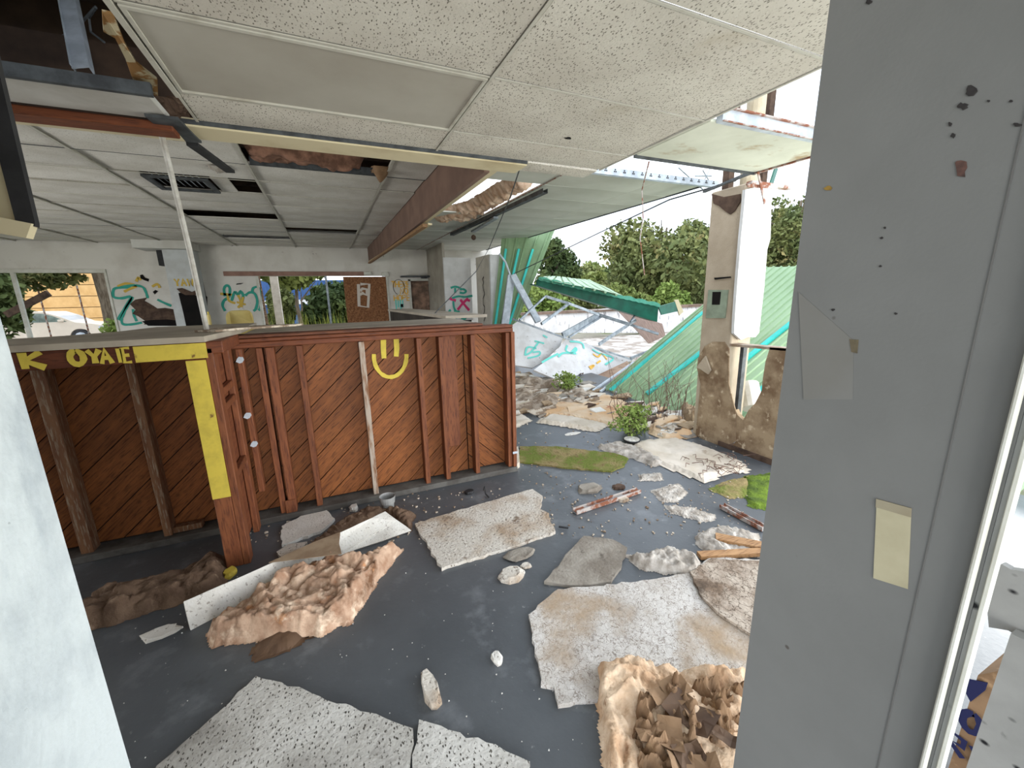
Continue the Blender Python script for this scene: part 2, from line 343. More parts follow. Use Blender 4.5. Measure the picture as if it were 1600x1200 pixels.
strokeB('graffiti_lettering',[[(352,463),(350,452),(354,446),(359,450),(358,463),(350,470),(348,478),(352,486)],[(362,470),(367,456),(372,461),(376,455),(380,462),(378,470)],[(383,462),(390,457),(398,459),(402,470),(400,482),(396,486)],[(394,456),(396,450),(404,449),(406,462),(407,480),(404,485)]],.055,TEAL,back,label='teal looping letters beside the window')
strokeB('graffiti_lettering',[[(344,459),(366,461)],[(356,462),(358,470),(368,474)],[(372,461),(376,470),(378,480)],[(380,464),(378,472),(372,481)],[(370,472),(384,476)]],.05,YSP,back,label='yellow scribble over teal letters')
mk('graffiti_lettering',cat_(text('THERE',1.66,1.78,.15,.03,(0,YB,0),UX,VZ,NY,adv=.85),text('NO',1.88,1.60,.15,.035,(0,YB,0),UX,VZ,NY),text('HOPE',1.70,1.42,.15,.03,(0,YB,0),UX,VZ,NY)),ORSP,back,label='orange sprayed words reading there no hope')
mk('graffiti_circle',ribbon(arc(1.85,1.78,.15,.2,-60,250,22),.014,(0,YB,0),UX,VZ,NY,off=.009),BLKSP,back)
mk('graffiti_drips',cat_(*[ribbon([(1.74+i*.06,1.45),(1.74+i*.06,1.2+.04*(i%2))],.035,(0,YB,0),UX,VZ,NY,off=.004,seed=i) for i in range(4)]),AQUA,back)
def torn(name,pix,mat,Y=YB,off=.012,seed=1,label=None,parent=None):
    pts=[W(p[0],p[1],1,Y-.0) for p in pix]; pts=[Vector((p.x,Y-off,p.z)) for p in pts]
    return mk(name,prism(pts,(0,off-.001,0)),mat,parent or back,label=label)
torn('torn_patch',[(203,475),(212,468),(230,465),(226,470),(240,478),(246,482),(258,481),(276,484),(284,492),(284,507),(225,507),(228,502),(216,494),(207,490),(212,484)],TORN,label='dark ragged patch of torn wall board')
torn('black_hole',[(222,502),(236,500),(262,499),(286,502),(286,509),(232,509)],BLACK,off=.016)
torn('broken_hole',[(219,430),(223,429),(227,434),(233,436),(232,440),(226,438),(220,435)],BLACK)
torn('broken_hole',[(239,456),(243,453),(247,455),(242,460)],BLACK)
torn('broken_hole',[(370,443),(381,442),(377,444),(369,445)],BLACK)
torn('broken_hole',[(312,432),(316,434),(322,462),(324,464),(324,488),(319,486),(319,465)],BLACK,label='vertical black crack beside the pilaster')
torn('wall_socket',[(626,475),(630,475),(630,480),(626,480)],BLACK,label='small black socket')
# window trims and mullions
w1=mk('window_1',cat_(box(-1.46,-1.41,YB-.02,YB+.1,.85,2.08),box(1.53,1.57,YB-.02,YB+.1,.85,2.08),box(-1.46,1.57,YB-.02,YB+.1,.80,.86)),TRIMW,kind='structure')
mk('header_board',bbox(-2.08,.98,YB-.05,YB-.005,2.08,2.18),M('pink_brown_board',(150,118,104),(132,102,90),scale=4,rough=.8),w1,label='pinkish brown board above the window')
mk('header_block',bbox(.98,1.16,YB-.05,YB-.005,2.10,2.18),TRIMW,w1)
mk('header_block',bbox(1.43,1.60,YB-.05,YB-.005,2.06,2.17),TRIMW,w1)
p=W(509,433,1,YB); mk('mullion',box(p.x-.025,p.x+.025,YB+.02,YB+.08,.86,2.08),METAL,w1)
ply=mk('plywood_cover',bbox(.47,1.53,YB+.03,YB+.05,.86,2.06),OSB,w1,label='brown particle board closing the right of the window')
strokeB('spray_figure',[[(560,444),(561,478),(575,480),(577,444),(563,444)],[(561,461),(567,458),(573,461),(573,452),(566,451),(563,455)]],.07,WSP,ply,Y=YB+.03,label='white sprayed outline figure')
w2=mk('window_2',cat_(box(-6.44,-6.40,YB-.02,YB+.1,.85,2.16),box(-4.19,-4.15,YB-.02,YB+.1,.85,2.16),box(-6.44,-4.15,YB-.03,YB+.1,2.15,2.22)),TRIMW,kind='structure')
mk('mullion',cat_(box(-5.62,-5.56,YB+.02,YB+.08,.85,2.16)),TRIMW,w2)
mk('window_sill',bbox(-6.5,-4.1,YB-.25,YB+.05,.80,.85),TRIMW,w2)
# doorway at the right end stuffed with insulation
d1=mk('door_1',cat_(box(2.11,2.17,YB-.03,YB+.05,0,1.98),box(2.72,2.78,YB-.03,YB+.05,0,1.98),box(2.11,2.78,YB-.03,YB+.05,1.94,2.0)),TRIMW,kind='structure')
V,Fc=lump([(2.17,0),(2.72,0),(2.72,1.94),(2.17,1.94)],.10,res=.03,fs=5,edge=.05,seed=4)
mk('insulation_fill',([(v[0],YB+.12-v[2],v[1]) for v in V],Fc),M('dirty_pink_wadding',(166,134,114),(110,92,80),scale=5,lo=.35,hi=.6,rough=1),d1,smooth=True,label='dirty pink insulation filling the doorway')
mk('door_closer',cat_(box(1.9,2.9,YB-.25,YB-.03,2.03,2.07),bbox(2.45,2.62,YB-.12,YB-.05,2.0,2.06)),METALD,d1)
# side walls
mk('wall_left',wall_pieces(-.1,0,0,1,0,1,[]) and cat_(box(-6.75,-6.6,.8,YB+.18,0,.3),box(-6.75,-6.6,.8,YB+.18,2.2,3.05),box(-6.75,-6.6,.8,2.2,.3,2.2),box(-6.75,-6.6,10.3,YB+.18,.3,2.2)),WALLM,kind='structure')
# wall the doorway is cut in, left side only (its end is the white jamb)
mk('wall_front',box(-6.6,-.60,.78,.90,0,2.42),WALLM,kind='structure')
# pilaster + soffit box
pil=mk('wall_pilaster',box(-3.02,-2.50,11.15,YB,0,2.76),M('pale_pilaster_paint',(196,200,200),(182,184,182),scale=3,rough=.85),kind='structure')
mk('soffit_box',box(-3.42,-2.44,10.9,YB,2.60,2.762),M('soffit_paint',(206,206,200),(188,186,178),scale=2),pil)
torn('black_hole',[(279,458),(288,456),(300,460),(309,462),(314,480),(317,509),(291,509),(287,490)],BLACK,Y=11.15,off=.012,parent=pil,label='black hole broken in the pilaster')
torn('torn_patch',[(276,451),(285,450),(300,456),(310,452),(306,461),(290,461),(282,457)],TORN,Y=11.15,off=.016,parent=pil)
mk('graffiti_lettering',text('YAW',W(274,447,1,11.15).x,W(280,447,1,11.15).z,.15,.035,(0,11.15,0),UX,VZ,NY),YSP,pil,label='faint yellow letters')
tag(mk('wall_speaker',bbox(*sum([[W(244,391,1,11.3).x,W(256,391,1,11.3).x]],[]),11.28,11.5,W(250,415,1,11.3).z,W(250,391,1,11.3).z),DARK),'small black box speaker high on the wall beside the pilaster','speaker')
# vestibule at the far right and its graffitied white front
vest=mk('wall_vestibule',cat_(box(2.66,2.72,9.95,YB,0,2.76)),M('grey_beige_wall',(168,162,150),(148,142,130),scale=2),kind='structure')
vf=T('partition_panel','white partition panel with teal and magenta graffiti in front of the vestibule','panel',(3.0,9.9,0))
mk('panel',wall_pieces(2.66,3.34,9.88,9.95,0,2.42,[(2.98,3.34,0,.92)]),WHITE,vf)
mk('black_opening',box(2.98,3.33,9.96,9.98,0,.95),BLACK,vf)
def stroke_on(name,strokes,w,mat,parent,Y,label=None): return strokeB(name,strokes,w,mat,parent,Y=Y,label=label,off=.01)
stroke_on('graffiti_lettering',[[(704,450),(710,448),(716,449),(722,453)],[(711,450),(711,458)],[(718,452),(724,452),(728,455),(724,458),(718,457)],[(706,466),(716,463),(726,464),(738,462)],[(708,470),(709,480),(713,488)],[(704,484),(701,488),(706,490),(704,494),(700,493)],[(709,487),(718,487)],[(713,488),(713,498)],[(722,490),(726,496),(728,490),(727,498),(720,497)]],.05,TEAL,vf,9.88,'teal sprayed letters')
stroke_on('graffiti_lettering',[[(715,484),(722,475),(731,466)],[(719,468),(727,478),(733,485)],[(712,470),(702,466)],[(728,468),(734,470)]],.06,PINKSP,vf,9.88,'magenta sprayed cross')
# far columns on the open side
c2=T('far_column','slim white column with black scrawl near the far end of the open side','column',(3.62,9.4,0))
mk('shaft',box(3.5,3.78,9.05,9.95,0,2.43),M('grey_white_stucco',(196,190,178),(180,174,162),scale=3,rough=.9),c2)
mk('face_board',box(3.5,4.12,8.98,9.05,0,2.42),WHITE,c2,label='bright white board on its front')
V=[];
mk('scrawl',ribbon([(9.45+dx,z) for dx,z in [(-.05,1.95),(.05,1.9),(-.04,1.82),(.05,1.75),(0,1.65),(-.07,1.55),(.05,1.45),(.06,1.3),(-.05,1.25),(.0,1.15),(.05,1.05),(-.05,1.0),(.05,.9)]],.035,(3.5,0,0),(0,1,0),VZ,(-1,0,0),off=.01),BLKSP,c2)
c3=T('leaning_wall_board','torn beige wall board leaning behind the slim white column','panel',(4.4,9.3,0))
pp=[W(784,410,1,9.4),W(790,406,1,9.4),W(806,410,1,9.4),W(803,424,1,9.4),W(798,440,1,9.4),W(792,505,1,9.4),W(780,505,1,9.4)]
mk('board',prism(pp,(0,.06,0)),STUC,c3)
# ------------------------------------------------------------ roof deck and its joists above the rooms
dk=mk('roof_deck',box(-6.75,1.33,-1.0,YB+.18,3.35,3.42),DECK,kind='structure')
mk('deck_edge_board',box(1.30,1.335,2.9,YB,2.84,3.42),DECK,dk)
for i in range(22): mk('joist',box(-6.7,1.3,-.9+i*.58,-.86+i*.58,3.12,3.35),DECK,dk)

# ------------------------------------------------------------ near ceiling
ZC=2.423
ceil=T('ceiling',None,None,(0,1.5,ZC),kind='structure')
gx=[-4.15,-2.93,-1.71,-.49,.728,1.948]; gy=[-.66,-.05,.56,1.17,1.78,2.39,2.72]
def tile(x0,x1,y0,y1,z,mat,parent,g=.010,sag=0,seed=0,name='ceiling_tile'):
    rnd=random.Random(seed); x0+=g;x1-=g;y0+=g;y1-=g; V=[];Fc=[];nx,ny=6,4
    cz=[rnd.uniform(-.004,.004) for _ in range(4)]
    for k in (0,1):
        for j in range(ny+1):
            for i in range(nx+1):
                u,v=i/nx,j/ny; s=-sag*math.sin(math.pi*u)*math.sin(math.pi*v)
                V.append((x0+(x1-x0)*u,y0+(y1-y0)*v,z+s+(cz[0]*(1-u)+cz[1]*u)*(1-v)+k*.016))
    n=(nx+1)*(ny+1)
    for j in range(ny):
        for i in range(nx):
            a=j*(nx+1)+i; Fc+= [(a,a+nx+1,a+nx+2,a+1),(a+n,a+1+n,a+nx+2+n,a+nx+1+n)]
    b=[i for i in range(nx+1)]+[j*(nx+1)+nx for j in range(1,ny+1)]+[ny*(nx+1)+i for i in range(nx-1,-1,-1)]+[j*(nx+1) for j in range(ny-1,0,-1)]
    for i in range(len(b)): c=b[i];d=b[(i+1)%len(b)]; Fc.append((c,d,d+n,c+n))
    return mk(name,(V,Fc),mat,parent)
for i in range(3,5):
    for j in range(6):
        if i==3 and j==4: continue
        tile(gx[i],gx[i+1],gy[j],gy[j+1],ZC+.004,PLAST,ceil,sag=.012 if j==5 else .004,seed=i*9+j)
for x in gx[3:]: mk('grid_bar',cat_(box(x-.006,x+.006,-.66,2.72,ZC-.001,ZC+.002),box(x-.002,x+.002,-.66,2.72,ZC,ZC+.03)),GRID,ceil)
for i in range(3,5):
    for y in gy[1:6]: mk('grid_bar',box(gx[i]+.011,gx[i+1]-.011,y-.005,y+.005,ZC-.0005,ZC+.003),GRID,ceil)
mk('grid_bar',stick((-.49,2.42,ZC-.006),(-.50,1.15,ZC+.004),.02,.008),GRID,ceil,label='bent T-bar at the edge of the open ceiling')
# screw damage in the big tile
p=W(888,216,2,ZC); mk('puncture',prism([Vector((p.x+math.cos(a)*.02*(1+.4*math.sin(3*a)),p.y+math.sin(a)*.015,ZC-.001)) for a in [k*.7 for k in range(9)]],(0,0,.004)),BLACK,ceil)
tr=T('recessed_light','unlit recessed ceiling light with grey flat diffuser panel','ceiling light',(.12,2.08,ZC))
mk('diffuser',bbox(-.462,.705,1.808,2.365,ZC+.004,ZC+.012),TROF,tr)
mk('frame',cat_(box(-.475,.715,1.792,1.808,ZC-.004,ZC+.03),box(-.475,.715,2.365,2.38,ZC-.004,ZC+.03),box(-.475,-.462,1.808,2.365,ZC-.004,ZC+.03),box(.705,.715,1.808,2.365,ZC-.004,ZC+.03)),GRID,tr)
mk('housing',cat_(box(-.47,.71,1.80,2.37,ZC+.035,ZC+.12)),METALD,tr)
# slab of white board left of the grid, bulkhead, red board
mk('soffit_band',bbox(-4.6,-.60,2.43,2.72,ZC-.01,ZC+.02),M('white_soffit_board',(190,188,182),(168,164,156),scale=2,rough=.9),ceil,label='white gypsum strip left of the grid')
mk('edge_angle',box(-4.6,-.58,2.405,2.43,ZC-.02,ZC+.03),METALD,ceil)
mk('soffit_band',bbox(-.56,1.36,2.73,2.93,ZC-.02,ZC+.02),CREAM,ceil,label='cream painted bulkhead strip')
mk('soffit_band',bbox(-4.6,-.60,2.86,2.96,ZC-.03,ZC+.02),CREAM,ceil)
mk('bulkhead_back',box(-6.6,1.36,2.935,2.955,ZC+.0,2.80),DECK,ceil)
mk('corner_bead',box(-.56,1.36,2.725,2.735,ZC-.012,ZC+.01),METALD,ceil)
# extra sagging corner board at right end
tile(1.36,1.95,2.73,2.93,ZC-.0,PLAST,ceil,sag=.01,seed=77)
lb=T('red_header_board','dark red-brown board under the bulkhead at upper left','board',(-2.2,2.79,2.37))
mk('board',bbox(-4.6,-.60,2.73,2.85,2.372,2.41),STUDX,lb)
# open ceiling stuff
ms=T('metal_stud','galvanised steel stud hanging in the open ceiling hole','stud',W(120,105,2,2.5))
a=W(97,-40,2,3.1); b=W(126,106,2,2.52)
mk('web',stick(a,b,.06,.004,up=(0,1,0)),METALW,ms); 
for s in (-.03,.03): mk('flange',stick(a+Vector((s,.015,0)),b+Vector((s,.015,0)),.004,.035,up=(0,1,0)),METALW,ms)
def wire(name,pts,r,label,mat=METALD,cat='wire',group=None): return mk(name,tube(pts,r,6),mat,label=label,cat=cat,group=group)
wire('ceiling_wire',[W(0,104,2,2.62),W(60,84,2,2.75),W(125,38,2,2.9),W(150,10,2,3.0)],.006,'thin wire crossing the open ceiling hole behind the steel stud')
wire('broken_wire',[W(150,12,2,2.8),W(139,28,2,2.8),W(142,50,2,2.75),W(163,66,2,2.7)],.005,'short looped wire dangling beside the stained ceiling flap')
# torn brown paper flap
fl=[W(p[0],p[1],2,2.46+.002*(p[1]%7)) for p in [(160,20),(178,24),(196,70),(214,100),(246,125),(247,150),(217,146),(205,118),(196,92),(180,60),(162,50)]]
mk('torn_paper_flap',prism(fl,(0,0,.01)),M('glued_brown_paper',(150,112,66),(196,184,150),scale=9,lo=.5,hi=.55,rough=.9),label='torn brown and cream paper flap hanging beside the ceiling hole',cat='debris')
V,Fc=lump([(0,0),(.12,0),(.10,.28),(.02,.3)],.10,res=.02,seed=9); q=W(278,168,2,2.52)
mk('insulation_tuft',([(q.x-.07+v[0],q.y-.12+v[1],2.52-v[2]) for v in V],Fc),INSB,label='brown insulation tuft at the corner of the red board',cat='insulation')

# ------------------------------------------------------------ far ceiling
ZF=2.76
cf=T('ceiling_far',None,None,(0,7,ZF),kind='structure')
fx=[-6.62,-5.40,-4.18,-2.96,-1.74,-.52,.70,1.125]; fy=[3.47+.62*k for k in range(14)]
missing={(5,1),(4,6),(5,8),(4,10)}
partial={(4,3):(-1.74,-.86)}
for i in range(7):
    for j in range(13):
        if (i,j) in missing: continue
        x1=fx[i+1]
        if (i,j) in partial: tile(-1.74,-1.50,fy[j],fy[j+1],ZF,PLASTF,cf,seed=i*31+j); tile(-.95,-.78,fy[j],fy[j+1],ZF,PLASTF,cf,seed=i*31+j); continue
        tile(fx[i],x1,fy[j],min(fy[j+1],YB),ZF+random.Random(i*50+j).uniform(-.006,.012),PLASTF,cf,g=.006,sag=random.Random(i*5+j).choice([0,0,.01,.025]),seed=i*31+j)
for x in fx[1:7]: mk('grid_bar',cat_(box(x-.012,x+.012,3.0,YB,ZF-.014,ZF-.010),box(x-.002,x+.002,3.0,YB,ZF-.01,ZF+.03)),GRID,cf)
for j in range(1,14):
    mk('grid_bar',box(-6.6,1.12,fy[j]-.006,fy[j]+.006,ZF-.006,ZF-.002),METALD if j in (2,9) else GRID,cf)
for j in (1,2): mk('hole_edge',box(-.5,.68,fy[j]-.004,fy[j]+.004,ZF-.0,ZF+.07),METALD,cf)
# right hand white board section
rx=[1.36,2.40,3.62,4.25]
for i in range(3):
    for j in range(13):
        y0,y1=fy[j]+.35,fy[j]+.97
        if i==0 and j in (1,2,3): 
            tile(1.36,1.62,y0,y1,ZF,WHITEP,cf,g=.003,seed=i*7+j,name='ceiling_board'); continue
        tile(rx[i],rx[i+1],y0,min(y1,YB),ZF,WHITEP,cf,g=.003,seed=i*7+j,name='ceiling_board')
mk('edge_bar',box(4.25,4.27,3.82,11.2,ZF-.012,ZF+.04),METALD,cf)
mk('seam_bar',box(2.392,2.408,3.82,YB,ZF-.012,ZF-.004),RUST,cf)
ang=T('perforated_angle','pale perforated steel angle along the near edge of the white ceiling','metal angle',(3.5,3.8,ZF))
mk('angle',cat_(box(2.55,4.45,3.79,3.815,ZF-.02,ZF+.05),box(2.55,4.45,3.815,3.83,ZF-.024,ZF-.018)),METALW,ang)
for k in range(15): mk('hole',cat_(*[box(2.66+k*.12+dx,2.672+k*.12+dx,3.786,3.79,ZF+.01+dz,ZF+.022+dz) for dx,dz in ((0,0),(.02,.0),(.01,.018))]),DARK,ang)
# brown beam
bm_=T('ceiling_beam','long brown box beam running under the ceiling to the back wall','beam',(1.24,7.2,2.38))
mk('box_beam',box(1.13,1.17,2.96,YB-.02,2.40,2.83),BROWN,bm_)
mk('cream_edge_strip',cat_(box(1.17,1.23,2.96,YB-.02,2.42,2.83),box(1.24,1.30,2.96,YB-.02,2.46,2.80)),CREAM,bm_)
mk('cream_edge_strip',box(1.46,1.50,2.96,YB-.02,2.70,2.745),GRID,bm_)
hp=T('loose_plank','weathered wood plank hanging under the brown beam','plank',W(620,382,2,2.37))
mk('plank',stick(W(664,352,2,2.36),W(577,411,2,2.37),.055,.035),woodmat('weathered_plank',(150,118,82),(122,90,60),(96,70,48),(9,1,9),knots=False),hp)
mk('paint_strip',stick(W(672,350,2,2.39),W(577,409,2,2.40),.05,.02),CREAM,hp)
# vent and other ceiling bits
vt=T('ceiling_vent','grey louvred ceiling vent knocked askew in the far ceiling','vent',(-1.22,5.6,ZF-.02))
mk('vent_frame',cat_(box(-1.50,-.96,5.35,5.40,ZF-.03,ZF-.01),box(-1.50,-.96,5.88,5.93,ZF-.03,ZF-.01),box(-1.50,-1.45,5.40,5.88,ZF-.03,ZF-.01),box(-1.01,-.96,5.40,5.88,ZF-.03,ZF-.01)),METALD,vt)
for k in range(8): mk('louvre',stick((-1.44+k*.055,5.41,ZF+.02),(-1.44+k*.055,5.87,ZF+.02),.03,.003,up=(.6,0,1)),METAL,vt)
hd=T('hanging_duct_strip','black bent metal strip hanging from the red board corner','metal strip',W(300,230,2,2.45))
mk('wide_end',stick(W(252,182,2,2.40),W(293,220,2,2.40),.13,.012),METALD,hd)
mk('narrow_end',stick(W(300,225,2,2.40),W(360,268,2,2.44),.055,.02),DARK,hd)
V,Fc=lump([(0,0),(.14,0),(.15,.16),(.02,.16)],.06,res=.02,seed=3); q=W(344,277,2,2.68)
mk('paper_scrap',([(q.x-.07+v[0],q.y-.08+v[1],2.757-v[2]) for v in V],Fc),INSW,label='crumpled pale scrap stuck to ceiling below the black strip',cat='debris')
# insulation in hole A
V,Fc=lump([(0,0),(.25,-.02),(.62,.06),(1.0,.2),(.98,.3),(.5,.34),(0,.3)],.15,res=.02,fs=5,seed=12)
mk('hanging_insulation',([(-.5+v[0],4.28+v[1],ZF+.12-v[2]*1.1) for v in V],Fc),M('brown_pink_fibreglass',(150,112,92),(104,76,62),scale=8,rough=1,bump=.6,bscale=50),smooth=True,label='reddish brown insulation drooping from the large ceiling hole',cat='insulation')
V,Fc=lump([(0,0),(.16,0),(.14,.2),(.02,.22)],.13,res=.02,fs=9,seed=13)
mk('hanging_insulation',([(.56+v[0],4.45+v[1],ZF+.02-v[2]) for v in V],Fc),KRAFT,smooth=True,label='small brown paper tuft at the right end of the ceiling hole',cat='insulation')
mk('ceiling_brace',stick((.0,4.3,2.95),(.45,4.7,2.82),.05,.05),METALD,label='dark steel brace inside the large ceiling hole',cat='brace')
# insulation & steel in hole right of beam
V,Fc=lump([(.38,-.1),(.66,-.1),(.68,2.2),(.1,2.6),(-.05,2.3),(.32,1.4)],.16,res=.022,fs=9,seed=15,edge=.1)
mk('hanging_insulation',([(1.70+v[0],4.55+v[1],ZF+.10-v[2]) for v in V],Fc),M('cream_pink_fibreglass',(226,200,178),(196,160,134),scale=9,rough=1,bump=.6,bscale=50),smooth=True,label='pink insulation sagging from the ceiling hole right of the beam',cat='insulation')
ch=T('hanging_channel','grey steel channel hanging below the ceiling hole right of the beam','metal channel',W(780,336,2,2.68))
a=W(706,368,2,2.66); b=W(852,301,2,2.68)
mk('channel',cat_(stick(a,b,.06,.006),stick(a+Vector((-.03,0,.02)),b+Vector((-.03,0,.02)),.006,.05),stick(a+Vector((.03,0,.02)),b+Vector((.03,0,.02)),.006,.05)),METALD,ch)
mk('short_channel',stick(W(739,362,2,2.62),W(775,340,2,2.64),.07,.03),METAL,ch)
q=W(740,371,1,a.y-.4); mk('dangling_weight',([ (q.x+.05*math.cos(t)*math.sin(s),q.y+.05*math.sin(t)*math.sin(s),q.z+.05*math.cos(s)) for s in (0.3,1.0,1.7,2.4,2.9) for t in [k*1.05 for k in range(6)]],[(r*6+k,r*6+(k+1)%6,(r+1)*6+(k+1)%6,(r+1)*6+k) for r in range(4) for k in range(6)]+[(0,1,2,3,4,5),(24,25,26,27,28,29)]),TORN,ch)
# slab right of the near ceiling: remaining board with steel angle
sl=T('hanging_ceiling_board','pale water-stained ceiling board left hanging alone at the right','ceiling board',(2.52,2.05,ZC))
mk('board',bbox(1.965,3.12,1.76,2.34,ZC-.002,ZC+.015),M('greenish_white_board',(204,206,190),(190,192,176),scale=2,rough=.9,layers=[('noise',2.6,.57,.68,(160,142,112),(1,1.6,1))]),sl)
mk('edge_angle',cat_(box(2.0,3.12,1.715,1.755,ZC-.01,ZC+.05)),METALW,sl,label='pale steel angle with rusty end')
mk('rust_edge',cat_(box(2.0,3.14,1.70,1.715,ZC+.048,ZC+.056),box(2.0,3.14,1.705,1.715,ZC-.014,ZC-.008),box(2.9,3.14,1.70,1.714,ZC,ZC+.04)),RUST,sl)
mk('side_angle',box(3.12,3.14,1.72,2.36,ZC-.012,ZC+.02),RUST,sl); mk('back_bar',box(1.96,3.14,2.345,2.36,ZC-.015,ZC+.01),METALD,sl)
mk('hanger_strap',stick((3.1,2.30,ZC-.01),W(1195,318,1,2.30),.02,.006,up=(0,1,0)),RUST,sl)
mk('hanger_strap',stick(W(1168,290,1,2.32),W(1215,293,1,2.32),.022,.006,up=(0,1,0)),RUST,sl)
mk('tail_angle',stick((3.1,2.36,ZC),W(1100,300,2,2.60),.03,.02),METALD,sl)
tr_=T('broken_truss_bars','thin steel truss bars crossing in the gap above the white ceiling','truss',W(1105,275,1,4.2))
for a_,b_ in [((1060,262),(1098,296)),((1110,262),(1096,292)),((1086,275),(1112,275)),((1098,266),(1116,296))]: mk('bar',tube([W(*a_,1,4.2),W(*b_,1,4.2)],.008,6),METAL,tr_)

# ------------------------------------------------------------ reception counter
Yc=3.10
ctr=T('reception_counter','tall unfinished wooden reception counter with exposed studs and diagonal boards','counter',(-.3,3.3,0))
def clip(poly,a,b,c): # keep a*x+b*y<=c
    out=[]
    for i in range(len(poly)):
        p,q=poly[i],poly[(i+1)%len(poly)]; fp=a*p[0]+b*p[1]-c; fq=a*q[0]+b*q[1]-c
        if fp<=0: out.append(p)
        if fp*fq<0: t=fp/(fp-fq); out.append((p[0]+(q[0]-p[0])*t,p[1]+(q[1]-p[1])*t))
    return out
def boards(x0,x1,z0,z1,ang,wd_,sgn):
    ca,sa=math.cos(R(ang)),math.sin(R(ang))*sgn
    corners=[(x,z) for x in (x0,x1) for z in (z0,z1)]
    vs_=[-sa*x+ca*z for x,z in corners]; k0=math.floor(min(vs_)/wd_); k1=math.ceil(max(vs_)/wd_)
    for k in range(k0,k1):
        a0=k*wd_+.003;a1=(k+1)*wd_-.003
        poly=[(x0,z0),(x1,z0),(x1,z1),(x0,z1)]
        poly=clip(poly,-sa,ca,a1); 
        if len(poly)>2: poly=clip(poly,sa,-ca,-a0)
        if len(poly)<3: continue
        cx=sum(p[0] for p in poly)/len(poly); cz=sum(p[1] for p in poly)/len(poly)
        loc=[((p[0]-cx)*ca+(p[1]-cz)*sa,(-(p[0]-cx)*sa+(p[1]-cz)*ca)) for p in poly]
        if max(p[0] for p in loc)-min(p[0] for p in loc)<.03: continue
        yy=random.uniform(0,.004); pts=[Vector((u,v,0)) for u,v in loc]
        X=Vector((ca,0,sa)); Yv=Vector((-sa,0,ca)); Z=X.cross(Yv)
        mt=Matrix((( X.x,Yv.x,Z.x,cx),(X.y,Yv.y,Z.y,Yc+.092+yy+(0.018 if Z.y<0 else 0)),(X.z,Yv.z,Z.z,cz),(0,0,0,1)))
        local('diagonal_board',prism(pts,(0,0,.018)),BOARD,mt,ctr)
boards(-2.6,.98,.06,1.24,43,.138,1)
boards(.99,1.345,.06,1.24,44,.138,-1)
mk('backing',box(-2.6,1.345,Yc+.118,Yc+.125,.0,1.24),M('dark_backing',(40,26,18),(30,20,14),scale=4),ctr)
def stud(x,w=.038,z0=.045,z1=1.235,mat=STUDZ,label=None,lean=0,y=Yc):
    v,f=bbox(x-w/2,x+w/2,y,y+.088,z0,z1,.003)
    v=[(p[0]+lean*(p[2]-.6),p[1],p[2]) for p in v]
    mk('stud',(v,f),mat,ctr,label=label)
for x,mt in ((1.345,STUDZ),(1.04,STUDZ),(.78,STUDZ),(.61,STUDZ),(-.20,STUDZ)): stud(x,mat=mt)
stud(.20,mat=STUDG,label='stud with pale whitewashed edge')
stud(-.435,.036,lean=-.0); stud(-.375,.05,z0=.03,z1=1.235)
stud(-1.10,.045,mat=STUDOLD,z0=.05); stud(-1.50,.06,mat=STUDOLD,label='weathered greyish stud'); stud(-2.0,.05,mat=STUDOLD)
mk('brown_sheet',bbox(.80,.92,Yc+.07,Yc+.09,.30,1.235),STUDZ,ctr)
mk('small_block',bbox(-.42,-.35,Yc-.012,Yc,.03,.14),STUDZ,ctr); mk('small_block',bbox(-1.08,-.92,Yc+.02,Yc+.08,.05,.09),STUDOLD,ctr)
mk('top_rail',bbox(-.60,1.385,Yc-.02,Yc+.075,1.24,1.275),STUDX,ctr)
mk('cap_board',bbox(-.58,1.385,Yc-.02,Yc+.13,1.277,1.30),STUDX,ctr)
mk('cap_board',bbox(-.58,1.13,Yc+.0,Yc+.16,1.302,1.322),woodmat('dark_cap',(112,68,46),(92,54,38),(70,42,32),(1,9,9),knots=False),ctr)
mk('end_stud',bbox(1.366,1.40,Yc-.02,Yc+.12,.045,1.24),STUDZ,ctr)
mk('base_plate',bbox(-2.6,1.40,Yc-.03,Yc+.12,.0,.045),GREYPL,ctr)
mk('metal_tie',box(1.36,1.405,Yc-.024,Yc-.02,.17,.19),METALW,ctr)
# countertops
ct=prism([Vector(p) for p in [(-2.2,2.60,1.335),(-.60,2.60,1.335),(-.52,3.12,1.335),(-.52,3.8,1.335)]]+[Vector((W(a,b,2,1.365).x,W(a,b,2,1.365).y,1.335)) for a,b in ((319,508),(244,511),(185,518),(102,524.5),(45,528),(-40,532))],(0,0,.03))
mk('countertop',ct,CTOP,ctr,label='grey brown laminate top')
mk('countertop',box(-.52,1.10,Yc+.16,3.95,1.285,1.325),CTOP,ctr)
mk('torn_edge',jag([(0,0,0)]*3,0) and prism([Vector((x,y,1.366)) for x,y in [(-.72,2.95),(-.60,2.86),(-.50,2.98),(-.36,3.04),(-.2,3.1),(-.16,3.18),(-.4,3.2),(-.62,3.16)]],(0,0,.012)),M('torn_laminate_edge',(196,184,166),(134,116,98),scale=18,lo=.45,hi=.55),ctr)
